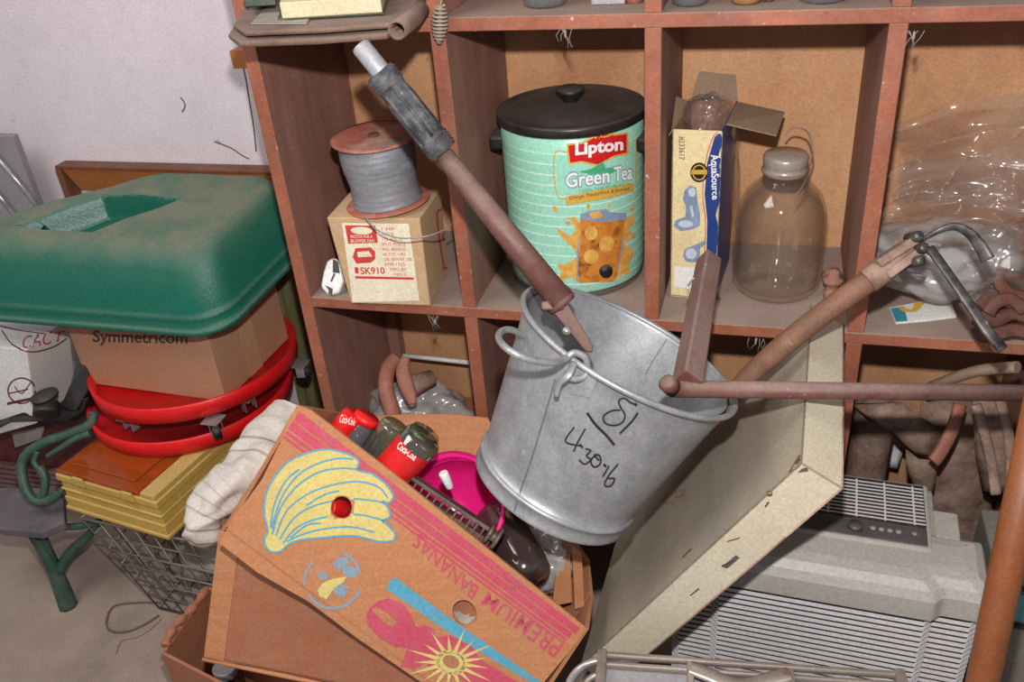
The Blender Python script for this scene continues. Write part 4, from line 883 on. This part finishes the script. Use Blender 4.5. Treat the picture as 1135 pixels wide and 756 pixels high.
blade('trowel_blade', [(1078, 445), (1112, 440), (1122, 490), (1128, 540), (1108, 556), (1090, 545), (1082, 500)], .06, .01, M_rust, 'narrow rusty scoop blade hanging in front of the big shovel blade', .02)
blade('plough_share', [(946, 448), (1000, 446), (1020, 462), (1045, 476), (1040, 508), (1018, 506), (1000, 490), (985, 474), (960, 462)], .08, .01, M_rust, 'curved rusty ploughshare above the air purifier grille', .02)
blade('plough_share', [(1004, 498), (1040, 506), (1034, 545), (1026, 560), (1014, 540), (1005, 520)], .10, .01, M_rust, 'short rusty iron plate below the curved ploughshare', .015)
blade('white_card', [(984, 478), (1006, 480), (995, 520), (978, 516)], .24, .0, M_white, 'white card leaning behind the rusty can in lower compartment', .0, 'card')
def strap(pts, d_, r, label, m=M_rust, name='iron_strap', cat='iron bar'):
    b = MB(); b.tube(smooth_path([V(x, y, dd_) for (x, y), dd_ in zip(pts, d_)], 6), r, 8, True, .5, up=FW); tag(b.build(name, m), label, cat, 'iron straps in the right lower compartment')
strap([(1064, 448), (1058, 470), (1050, 488), (1040, 505), (1034, 512)], [1.52]*5, .012, 'bent reddish iron strap crossing the ploughshare', M_rustor)
strap([(1082, 448), (1094, 490), (1100, 520), (1104, 548)], [1.47]*4, .009, 'left long iron strap on the scoop blade')
strap([(1108, 440), (1116, 470), (1120, 500), (1122, 530)], [1.47]*4, .009, 'right long iron strap on the scoop blade')
t = MB(); t.tube(smooth_path([V(1030, 430, 1.50), V(1060, 418, 1.44), V(1090, 410, 1.40), V(1128, 407, 1.36)], 5), [.013]*16, 12, True, .7)
tag(t.build('wooden_stick', mat('grey_stick', (150, 124, 104), (120, 98, 84), rough=.8, scale=20, bump=.3)), 'grey weathered stick lying over the iron tools above the horizontal bar', 'stick')

# ============================================================ TOP SHELF
lf = thing('leather_folder', 'folded brown leather folder overhanging the left end of the top shelf', 'folder', (.17, -.03, 1.30))
def folder(z0, z1, pts, m): return None
zl = 1.293
lp = [atZ(254, 44, zl), atZ(266, 53, zl), atZ(350, 50, zl), atZ(430, 44, zl), atZ(452, 30, zl), atZ(472, 10, zl), atZ(470, -30, zl), atZ(290, -10, zl)]
MB().prism(lp, (0, 0, .008)).build('lower_cover', M_leather, lf, bevel=.003)
MB().prism([p+Vec((.004, .012, .012)) for p in lp], (0, 0, .007)).build('upper_cover', M_leather, lf, bevel=.003)
b = MB(); b.tube([atZ(440, 34, zl+.0095), atZ(458, 20, zl+.0095), atZ(476, 2, zl+.0095)], .0118, 16, False); b.build('rolled_spine', M_leather, lf, solid=.003)
bo1 = thing('book', 'cream-paged book with green cover lying on the brown leather folder', 'book', (.19, .03, 1.313))
bz = 1.314
q = [atZ(308, 23, bz), atZ(426, 16, bz), atZ(440, -30, bz), atZ(322, -25, bz)]
MB().prism(q, (0, 0, .003)).build('cover', M_bookcover, bo1, bevel=.001)
q = [atZ(313, 21, bz+.003), atZ(424, 14, bz+.003), atZ(436, -30, bz+.003), atZ(326, -25, bz+.003)]; MB().prism(q, (0, 0, .022)).build('pages', M_pages, bo1, bevel=.002)
q = [atZ(278, 27, 1.313), atZ(340, 27, 1.313), atZ(350, 8, 1.313), atZ(296, 8, 1.313)]; tag(MB().prism(q, (0, 0, .0012)).build('paper_sheet', M_newsp), 'thin brown paper sheet sticking out under the green book', 'paper')
q = [atZ(272, 8, 1.325), atZ(306, 6, 1.325), atZ(308, -20, 1.325), atZ(276, -20, 1.325)]; tag(MB().prism(q, (0, 0, .014)).build('book', M_bookcover, bevel=.002), 'dark green book corner at the far left end of the top shelf', 'book')
# hanging tapered coil
hc = thing('coil_spring', 'tapered grey coil hanging on the front edge of the top shelf', 'spring', atY(488, 28, -.012))
p0, p1 = atY(488, 6, -.014), atY(487, 48, -.014); pth = []
for i in range(10*14+1):
    u = i/140; th = u*10*2*PI; r = .002+.0095*math.sin(PI*min(1, .08+u*.95))**.7; c = p0.lerp(p1, u); pth.append(c+Vec((math.cos(th)*r, math.sin(th)*r*.9, 0)))
MB().tube(pth, .0019, 6).build('coil', M_rope, hc); MB().tube([p0, p1], [.004, .004], 8).build('core', M_rope, hc)
MB().tube([p0, p0+Vec((0, .02, .012))], .0012, 6).build('hook', M_rope, hc)
def topglass(px, r, m, label, y0=8, h=.09, name='glass_jar', cat='jar'):
    c = atZ(px, y0, 1.2915)+Vec((0, r*.85, 0)); c.y = max(c.y, r+.012)
    return tag(MB().lathe([(0, 0), (r*.8, 0), (r*.97, .004), (r, .012), (r, h-.01), (r*.8, h), (0, h)], c, (0, 0, 1), 36).build(name, m), label, cat, None)
topglass(600, .033, M_glassb, 'round glass jar standing on the top shelf above the beverage urn', 10)
topglass(763, .026, M_glassb, 'small glass jar on the top shelf above the faucet box', 8)
topglass(826, .021, mat('cork_brown', (170, 120, 70), (110, 70, 40), rough=.7, scale=30), 'mottled brown round pot on the top shelf right of the small glass jar', 6, .05, 'round_pot', 'pot')
topglass(912, .033, M_glassb, 'heavy glass jar at the right of the top shelf', 5)
c = atZ(655, 6, 1.2915); tag(MB().box(c, c+Vec((.05, .04, .012))).build('metal_strip', M_alu, bevel=.002), 'flat grey metal piece on the top shelf left of the red cap', 'metal piece')
c = atZ(692, 5, 1.2915); tag(MB().lathe([(0, 0), (.013, 0), (.013, .015), (.010, .018), (0, .018)], c+Vec((.012, .015, 0)), (0, 0, 1), 24).build('bottle_cap', M_rustor), 'small orange-red cap on the top shelf beside the divider', 'cap')
c = atZ(850, 4, 1.2915); tag(crumple(c+Vec((0, .02, .012)), .014, 8).build('dark_lump', M_rustdk), 'small dark crumpled lump right of the brown round pot', 'lump')

# ============================================================ BEIGE METAL PAN
po = Vec((.873, -.395, .845)); pa = Vec((.039, .999, .023)).normalized(); pb_ = Vec((-.529, .041, -.848)).normalized(); pc = pa.cross(pb_)
if pc.x < 0: pc = -pc
pa_ = pa*.382; pbb = pb_*.56; pcc = pc*.060
pn = thing('metal_pan', 'large shallow cream enamelled metal pan leaning diagonally behind the bucket', 'metal pan', po+pbb)
th_ = .0022
pface = MB().obox(po, pa_, pbb, pc*th_).build('face', M_creamdust, pn)
f1 = MB().obox(po, pa_, pb_*th_, pcc).build('rim', M_cream, pn)
f2 = MB().obox(po, pa*th_, pbb, pcc).build('rim', M_cream, pn)
MB().obox(po+pa_-pa*th_, pa*th_, pbb, pcc).build('rim', M_cream, pn)
MB().obox(po+pbb-pb_*th_, pa_, pb_*th_, pcc).build('rim', M_cream, pn)
MB().tube([po+pcc, po+pcc+pbb], .0016, 6).build('rusty_edge', M_rust, pn); MB().tube([po+pcc, po+pcc+pa_], .0014, 6).build('rusty_edge', M_rust, pn)
sf = Surf(pface, f2)
decal('rust_marks', sf, [('poly', [(886, 504), (891, 512), (884, 519), (874, 524), (880, 514)]), ('line', [(848, 562), (852, 556)], 2), ('poly', ell(853, 547, 3.5, 3, 20)), ('line', [(800, 627), (812, 622)], 1.5), ('line', [(806, 600), (820, 596)], 1.3), ('line', [(765, 660), (775, 652)], 1.5), ('line', [(757, 618), (767, 608)], 1.4), ('line', [(862, 610), (880, 598)], 1.5)], M_rustdk, pn, .0006)
decal('scrape_marks', sf, [('poly', [(800, 628), (816, 615), (820, 618), (806, 630)]), ('poly', [(894, 514), (900, 508), (896, 522), (884, 524)])], M_puregdk, pn, .0006)
decal('crayon_marks', sf, [('line', [(733, 556), (740, 551), (738, 558), (747, 557)], 1), ('line', [(744, 549), (750, 545), (749, 552), (757, 548)], 1), ('line', [(752, 544), (760, 543), (756, 550)], 1)], M_ink_red, pn, .0006)

# ============================================================ GALVANISED BUCKET
bc = V(698, 386, 1.26); fz = ray(698, 386).normalized(); rx_ = (RT-fz*RT.dot(fz)).normalized(); uy_ = rx_.cross(fz)
if uy_.dot(UP) < 0: uy_ = -uy_
tl_ = math.radians(17.5); bax = ((rx_*.485+uy_*.874)*math.cos(tl_)-fz*math.sin(tl_)).normalized()
RB = .163; HB = .252; rb = .121
bk_ = thing('metal_bucket', 'large tilted galvanised metal bucket with black handwritten numbers', 'bucket', bc-bax*HB)
prof = [(RB-.001, 0), (RB-.0045, -.004), (RB-.006, -.02)]+[(RB-.007-(RB-.007-rb)*(i/10), -.02-(HB-.05)*i/10) for i in range(1, 11)]
prof += [(rb+.0015, -HB+.0295), (rb+.005, -HB+.028), (rb+.005, -HB+.024), (rb+.002, -HB+.022), (rb+.001, -HB+.006), (rb+.003, -HB+.002), (rb, -HB), (rb-.004, -HB+.004), (rb-.004, -HB+.016), (0, -HB+.014)]
bodyb = MB().lathe(prof, bc, bax, 96).build('body', M_zinc, bk_)
sb_ = Surf(bodyb)
prof2 = [(RB-.009-(RB-.007-rb)*(i/10), -.004-(HB-.03)*i/10) for i in range(11)]+[(0, -HB+.026)]
ins = MB().lathe(prof2, bc, bax, 72).build('inside', M_zinc, bk_)
aa = (rx_-bax*rx_.dot(bax)).normalized(); ab = bax.cross(aa)
MB().tube([bc+(aa*math.cos(t)+ab*math.sin(t))*(RB+.001) for t in [i*2*PI/96 for i in range(96)]], .0042, 10, closed=True).build('rolled_rim', M_zinc, bk_)
sd_ = lambda pts, w: ('line', pts, w)
sh_z = mat('dark_seam_metal', (120, 122, 126), rough=.5, metal=.5)  # darker grey metal for the seam lines
decal('seam', sb_, [('line', [(616, 420), (592, 500), (572, 560), (566, 592)], 1.6)], sh_z, bk_, .0008, 8)
wr = [('line', [(705, 448), (699, 446), (692, 441), (686, 444), (688, 451), (692.6, 459), (690.5, 467), (682, 471), (671.5, 469), (669, 461), (678, 455), (688, 454)], 1.9), ('line', [(703, 447), (706, 449)], 3), ('line', [(707, 457), (700, 467), (687, 480)], 2.3),
      ('line', [(651, 457), (660, 470), (672, 482), (681, 493)], 2.9), ('line', [(637, 473), (627, 489), (645, 494)], 1.8), ('line', [(649, 475), (641, 489), (636, 500)], 1.8),
      ('line', [(643, 492), (646, 496)], 2.4), ('line', [(649, 497), (655, 499), (650, 505), (655, 509), (648, 514), (642, 509)], 1.8), ('line', [(661, 503), (655, 510), (658, 517), (665, 514), (665, 505), (659, 504), (664, 510)], 2.0),
      ('line', [(669, 514), (672, 517)], 2.6), ('line', [(675, 516), (668, 528)], 1.8), ('line', [(685, 514), (675, 526), (670, 537), (677, 538), (681, 530), (674, 530)], 1.8)]
decal('handwriting', sb_, wr, M_marker, bk_, .0012, 4)
# ear and bail
er = [('poly', [(629, 396), (650, 405), (662, 420), (655, 440), (632, 436), (620, 425)])]
decal('ear_plate', sb_, er, M_zinc, bk_, .0022, 3)
h0 = sb_.hit(640, 412)[0]
dH = (h0-CAM).dot(FW)
b = MB(); b.tube(smooth_path([V(652, 408, dH-.004), V(648, 396, dH-.012), V(636, 391, dH-.016), V(626, 398, dH-.02), V(610, 402, dH-.05), V(585, 398, dH-.07), V(564, 388, dH-.07), V(553, 376, dH-.03), V(556, 367, dH+.02), V(568, 366, dH+.05), V(582, 374, dH+.09)], 8), .0044, 12)
b.tube(smooth_path([V(652, 408, dH-.004), V(648, 417, dH-.006), V(636, 420, dH-.01), V(626, 413, dH-.014)], 8), .0044, 12); b.build('bail_handle', M_zinc, bk_)
b = MB(); b.tube(smooth_path([V(636, 402, dH-.010), V(630, 416, dH-.02), V(620, 425, dH-.012), V(616, 440, dH-.006)], 5), [.005]*15+[.002], 8, True, .5); b.build('ear_hook', M_zinc, bk_)
b = MB(); 
def inw(px, py, k=0):
    r = ray(px, py).normalized(); return V(px, py, 1.3)
decal('inner_seam', Surf(ins), [('line', [(742, 372), (725, 398), (716, 415)], 1.2)], sh_z, bk_, .001, 8)

# ============================================================ BROWN STEEL TUBES
ht = thing('brown_lever', 'long brown steel lever with black rubber grip leaning out of the bucket', 'lever', V(620, 330, 1.2))
P_t, P_b = V(402, 62, 1.165), V(622, 334, 1.20); dt = (P_b-P_t).normalized(); LT = (P_b-P_t).length
MB().tube([V(492, 172, 1.215), P_b], [.0135, .0185], 24).build('tube', M_brownpaint, ht)
MB().lathe([(.006, .0), (.0115, -.004), (.0130, 0), (.0130, .045), (0, .045)], V(401, 53, 1.165), dt, 24).build('metal_tip', M_alu, ht, bevel=.001)
ga, gb = V(420, 79, 1.17), V(491, 168, 1.215); gl = (gb-ga).length; gr_ = .0215
gp = [(0, 0), (gr_*.85, 0), (gr_*.95, .004)]
for i in range(4): gp += [(gr_*1.05, .006+i*.005), (gr_*.93, .0085+i*.005)]
gp += [(gr_*.88, .03), (gr_*.97, .05), (gr_*.95, gl*.5), (gr_*.98, gl-.035), (gr_*.95, gl-.024)]
for i in range(4): gp += [(gr_*1.04, gl-.021+i*.005), (gr_*.94, gl-.0185+i*.005)]
gp += [(gr_*1.02, gl-.001), (gr_*.7, gl), (0, gl)]
g_ = MB().lathe(gp, ga, gb-ga, 32).build('rubber_grip', M_rubber, ht)
sdv = (gb-ga).cross(FW).normalized()
for k in (-.6, 0, .6):
    off = (sdv*math.sin(k*1.3)-FW*math.cos(k*1.3))*gr_*.95
    MB().tube([ga.lerp(gb, .26)+off, ga.lerp(gb, .85)+off], .0028, 8).build('grip_ridge', M_rubber, ht)
MB().lathe([(0, 0), (.0205, 0), (.0215, .004), (.0215, .016), (.019, .02), (0, .02)], V(614, 326, 1.205), dt, 24).build('collar', M_brownpaint, ht)
c0 = V(612, 344, 1.19); MB().obox(c0-RT*.014, RT*.03, UP*.012, FW*.03).build('clevis', M_brownpaint, ht, bevel=.003)
A_, B_ = V(620, 340, 1.195), V(653, 386, 1.205); dd = (B_-A_).normalized(); sdx = dd.cross(FW).normalized()*.0115
MB().prism([A_-sdx, A_+sdx, B_+sdx*.6, B_+dd*.008, B_-sdx*.6], FW*.012).build('flat_bar', M_brownpaint, ht, bevel=.002)
MB().lathe([(0, 0), (.006, 0), (.007, -.002), (.005, -.006), (0, -.007)], V(628, 367, 1.2), FW, 12).build('bolt', M_chrome, ht)

hb = thing('brown_tow_bar', 'brown steel T of horizontal round bar and short square post over the bucket', 'bar', V(760, 432, 1.2))
MB().tube([V(742, 431, 1.185), V(1160, 436, 1.15)], [.0115, .0110], 24).build('round_bar', M_brownpaint, hb)
MB().lathe([(0, -.006), (.007, -.006), (.0115, -.003), (.012, .012), (0, .012)], V(740, 425, 1.165), (V(760, 440, 1.19)-V(738, 420, 1.16)), 24).build('end_knuckle', M_brownpaint, hb)
A_, B_ = V(762, 424, 1.178), V(786, 287, 1.38); dd = (B_-A_).normalized(); s1 = (RT*.80+FW*.6); s1 = (s1-dd*s1.dot(dd)).normalized(); s2 = dd.cross(s1).normalized()
W2 = .0155
pst = MB().hexa([A_+s1*i*W2+s2*j*W2 for j in (-1, 1) for i in (-1, 1)]+[B_+s1*i*W2*.92+s2*j*W2*.92 for j in (-1, 1) for i in (-1, 1)]).build('square_post', M_brownpaint, hb, bevel=.003)
ct = thing('cotter_pin', 'small bent wire hitch pin clipped through the square brown post', 'pin', V(776, 310, 1.35))
dc = 1.36
b = MB(); b.tube(smooth_path([V(783, 292, dc-.02), V(779, 304, dc-.022), V(775, 312, dc-.02), V(770, 322, dc-.02), V(764, 327, dc-.015), V(762, 319, dc-.01), V(768, 310, dc-.015), V(776, 306, dc-.02)], 6), .0017, 8); b.build('pin_wire', M_chrome, ct)
MB().lathe([(0, 0), (.007, 0), (.007, .014), (0, .014)], V(791, 324, 1.37), RT*.3+UP, 16).build('pin_end', M_steel, ct)

# ============================================================ TONGS WITH WOODEN HANDLE
tg = thing('log_tongs', 'old hooked tool with worn wooden handle and two dark steel arms', 'tool', V(900, 380, 1.3))
HP = [V(790, 472, 1.36), V(818, 430, 1.33), V(860, 390, 1.29), V(920, 342, 1.26), V(975, 303, 1.24), V(1000, 286, 1.235)]
MB().tube(smooth_path(HP, 5), [.011+.005*min(1, i/10)-.0 for i in range(26)], 20).build('wooden_handle', M_woodh, tg)
MB().tube([V(962, 312, 1.24), V(980, 299, 1.235), V(1022, 268, 1.225)], [.0175, .0175, .0125], 20).build('ferrule', M_rust, tg)
b = MB(); A_, B_ = V(985, 305, 1.215), V(1030, 272, 1.205); sx_ = (B_-A_).cross(FW).normalized()*.006; b.obox(A_-sx_, B_-A_, sx_*2, FW*.03); A_, B_ = V(975, 292, 1.215), V(1022, 262, 1.205); b.obox(A_-sx_, B_-A_, sx_*2, FW*.03); b.build('side_plates', M_rust, tg, bevel=.002)
for px, py in ((1018, 262), (1024, 275), (1020, 289)):
    MB().lathe([(0, -.004), (.005, -.004), (.0075, -.001), (.0075, .03), (0, .03)], V(px, py, 1.20), FW, 16).build('rivet', M_greysteel, tg)
b = MB(); b.tube(smooth_path([V(1022, 266, 1.205), V(1040, 256, 1.20), V(1058, 251, 1.19), V(1074, 258, 1.18), V(1086, 272, 1.17), V(1095, 288, 1.165)], 6), [.003+.0065*i/30 for i in range(31)], 10, True, .35, up=FW); b.build('curved_arm', M_greysteel, tg)
b = MB(); b.tube(smooth_path([V(1030, 274, 1.20), V(1050, 302, 1.185), V(1072, 334, 1.17), V(1094, 366, 1.155), V(1112, 388, 1.15)], 5), [.0065+.0012*(i/20) for i in range(21)], 10, True, .4, up=FW); b.build('straight_arm', M_greysteel, tg)

# ============================================================ AIR PURIFIER
ap = thing('air_purifier', 'grey and white louvred air purifier standing at lower right', 'air purifier', (.96, -.18, 0))
a5 = math.radians(-3); ax = Vec((math.cos(a5), math.sin(a5), 0)); ay = Vec((-math.sin(a5), math.cos(a5), 0)); az = Vec((0, 0, 1))
AO = Vec((1.148, -.29, 0)); W_ = .44
def AP(x, y, z): return AO+ax*x+ay*y+az*z     # x: 0 at the right edge, negative to the left; y: 0 at the front, + back
ztop = .572
front = [(0, .012), (-.012, 0), (-.062, 0), (-.074, -.014), (-.366, -.014), (-.378, 0), (-.428, 0), (-.44, .012)]
def capring(inset, z, fy=0):
    pts = [(x+(-inset if x > -.2 else inset), y+inset+fy) for x, y in front]
    return [AP(x, y, z) for x, y in pts]+[AP(-.44+inset, .21-inset, z), AP(-.062-inset, .21-inset, z), AP(-.062-inset, .105-inset, z), AP(-inset, .105-inset, z)]
hb_ = MB(); rings = [capring(-.004, .508), capring(-.006, .512), capring(-.006, .548), capring(0, .562), capring(.012, .570), capring(.03, .573)]
n = len(rings[0]); hb_.add([p for r in rings for p in r], [[i*n+j, i*n+(j+1) % n, (i+1)*n+(j+1) % n, (i+1)*n+j] for i in range(len(rings)-1) for j in range(n)]+[[(len(rings)-1)*n+j for j in range(n)], list(range(n))])
hb_.build('housing_top', M_pureg, ap, bevel=.004)
MB().box(AP(-.40, .08, .5735), AP(-.0, .08, .5735)+Vec((0, .0, 0))) if False else None
# raised grille deck at the back
dk = MB().obox(AP(-.40, .055, .566), ax*.330, ay*.15, az*.0105); dk.build('deck', M_pureg, ap, bevel=.004)
MB().obox(AP(-.064, .095, .545), ax*.036, ay*.065, az*.022).build('corner_pad', M_pureg, ap, bevel=.004)
MB().obox(AP(-.39, .062, .5762), ax*.313, ay*.038, az*.0025).build('control_panel', M_puregdk, ap, bevel=.001)
MB().obox(AP(-.39, .100, .5758), ax*.313, ay*.100, az*.001).build('grille_shade_sheet', M_dark, ap)  # flat dark sheet on the deck; its colour stands in for shade between bars
b = MB()
for i in range(11): b.obox(AP(-.39, .108+i*.0082, .5766), ax*.312, ay*.0030, az*.0006)
for k in range(8): b.obox(AP(-.385+k*.0415, .106, .5767), ax*.0028, ay*.090, az*.0008)
b.build('grille', M_slat, ap)
b = MB()
for k in range(4): b.lathe([(0, 0), (.0042, 0), (.0042, .003), (0, .003)], AP(-.153+k*.012, .082, .5785), az, 16)
b.build('buttons', M_greyboard, ap); MB().lathe([(0, 0), (.011, 0), (.010, .006), (0, .006)], AP(-.178, .080, .5785), az, 24).build('dial', M_puregdk, ap)
MB().lathe([(0, 0), (.004, 0), (.004, .002), (0, .002)], AP(-.095, .084, .5785), az, 14).build('indicator', M_greyboard, ap)
# louvred body: dark core and stacked slats
core = [(x+(-.0014 if x > -.2 else .0014), y+.0014) for x, y in front]
cpts = [AP(x, y, .05) for x, y in core]+[AP(-.43, .19, .05), AP(-.08, .19, .05), AP(-.08, .10, .05), AP(-.006, .10, .05)]
MB().prism(cpts, az*.46).build('dark_core', M_dark, ap)
ns = 42
for i in range(ns):
    z0 = .500-i*.0112
    if z0 < .03: break
    b = MB(); top = [AP(x, y+.0006, z0) for x, y in front]; bot = [AP(x, y, z0-.0062) for x, y in front]
    bi = [AP(x+(-.0016 if x > -.2 else .0016), y+.0016, z0-.0062) for x, y in front]; ti = [AP(x+(-.0016 if x > -.2 else .0016), y+.0016, z0) for x, y in front]
    # side returns
    for lst, dz in ((top, 0), (bot, 0)): pass
    top = [AP(0, .10, z0)]+top+[AP(-.44, .19, z0)]; bot = [AP(0, .10, z0-.0062)]+bot+[AP(-.44, .19, z0-.0062)]
    ti = [AP(-.004, .10, z0)]+ti+[AP(-.436, .19, z0)]; bi = [AP(-.004, .10, z0-.0062)]+bi+[AP(-.436, .19, z0-.0062)]
    m_ = len(top); vs = top+bot+bi+ti
    fs = []
    for k in range(m_-1):
        for q_ in range(4): fs.append([q_*m_+k, q_*m_+k+1, ((q_+1) % 4)*m_+k+1, ((q_+1) % 4)*m_+k])
    b.add(vs, fs); b.build('slat', M_slat, ap)
MB().obox(AP(-.44, .0, .0), ax*.44, ay*.19, az*.04).build('foot', M_pureg2, ap, bevel=.004)

# ============================================================ METAL TRIMMED CASE, BOTTOM
cs = thing('aluminium_case', 'grey metal-trimmed suitcase with handle at the bottom edge of the photograph', 'suitcase', (.8, -.5, 0))
A_ = atZ(662, 722, .50); B_ = atZ(1004, 745, .50); exx = (B_-A_); eyy = Vec((exx.y, -exx.x, 0)).normalized()*.13
if eyy.y > 0: eyy = -eyy
MB().obox(Vec((A_.x, A_.y, .0)), exx, eyy, (0, 0, .485)).build('case_body', M_greyboard, cs, bevel=.008)
MB().obox(A_+eyy*-.02+Vec((0, 0, -.010)), exx, eyy*.07, (0, 0, .010)).build('trim_rail', M_casealu, cs, bevel=.003)
MB().obox(A_+eyy*.09+Vec((0, 0, -.014)), exx, eyy*.06, (0, 0, .010)).build('trim_rail', M_casealu, cs, bevel=.003)
MB().obox(A_+eyy*.85+Vec((0, 0, -.014)), exx, eyy*.12, (0, 0, .012)).build('trim_rail', M_casealu, cs, bevel=.003)
for k in (.0, .965): MB().obox(A_+exx*k-eyy*.04+Vec((0, 0, -.02)), exx*.035, eyy*1.08, (0, 0, .023)).build('corner_guard', M_casealu, cs, bevel=.004)
for k in (.30, .62): MB().obox(A_+exx*k+eyy*.10+Vec((0, 0, -.01)), exx*.024, eyy*.5, (0, 0, .018)).build('handle_bracket', M_casealu, cs, bevel=.002)
b = MB(); b.tube(smooth_path([A_+exx*.31+eyy*.17+Vec((0, 0, .006)), A_+exx*.36+eyy*.22+Vec((0, 0, .004)), A_+exx*.47+eyy*.32+Vec((0, 0, .0)), A_+exx*.58+eyy*.22+Vec((0, 0, .004)), A_+exx*.63+eyy*.17+Vec((0, 0, .006))], 6), .012, 10, True, .4); b.build('handle', M_casealu, cs)
# curved chrome pieces left of the case
t = thing('chrome_rings', 'curved shiny metal rings left of the grey suitcase at the bottom edge', 'metal rings', V(650, 745, 1.35))
for i, (cx_, cy_, a__, bb_) in enumerate(((668, 772, 40, 40), (672, 778, 30, 32), (690, 770, 62, 26))):
    b = MB(); b.tube([V(x, y, 1.36+.01*i) for x, y in ell(cx_, cy_, a__, bb_, -10, 40)], .006, 10, closed=True); b.build('ring', M_chrome if i != 1 else M_casealu, t)

# ============================================================ POLE AND BOX AT RIGHT
A_, B_ = V(1089, 756, 1.10), V(1150, 470, .98); dd = (B_-A_)
kfl = (A_.z-.002)/dd.z
tag(MB().tube([A_-dd*kfl, A_, B_+dd*.6], .0185, 24).build('wooden_pole', M_pole), 'orange-brown varnished wooden pole standing diagonally at the right edge', 'pole')
t = thing('turquoise_box', 'worn grey and turquoise box behind the pole at the lower right corner', 'box', (1.36, -.15, 0))
MB().box((1.19, -.19, .0), (1.50, -.02, .49)).build('box_body', mat('grey_worn_card', (132, 128, 116), (110, 104, 94), rough=.8, scale=8), t, bevel=.004)
MB().box((1.19, -.193, .42), (1.50, -.19, .475)).build('turquoise_band', M_turq, t)
b = MB(); b.box((1.185, -.196, .405), (1.50, -.19, .412)); b.box((1.185, -.196, .485), (1.5, -.19, .491)); b.build('dark_band', M_dark, t)

# ============================================================ COBWEBS
def cobweb(x, y, Yd, L, seed, label):
    rnd = random.Random(seed); b = MB(); a = atY(x, y, Yd)
    for i in range(5):
        p = a+Vec((rnd.uniform(-.012, .012), 0, 0)); e = a+Vec((rnd.uniform(-.012, .012), rnd.uniform(-.005, .005), -L*rnd.uniform(.5, 1)))
        b.tube([p, p.lerp(e, .5)+Vec((rnd.uniform(-.006, .006), 0, 0)), e], .0005, 4)
    b.lathe([(0, 0), (.0015, .003), (.002, .01), (0, .014)], a+Vec((0, 0, -L*.45)), (0, .2, 1), 6)
    tag(b.build('cobweb', M_string), label, 'cobweb', 'dusty cobwebs')
cobweb(481, 350, -.003, .045, 1, 'dusty cobweb hanging from the shelf edge under the old carton')
cobweb(838, 375, -.003, .03, 2, 'dusty cobweb hanging from the shelf edge below the glass jar')
cobweb(1014, 34, .0, .03, 3, 'dusty cobweb at the top left of the right compartment')
cobweb(626, 32, .0, .03, 4, 'dusty cobweb hanging above the beverage urn lid')
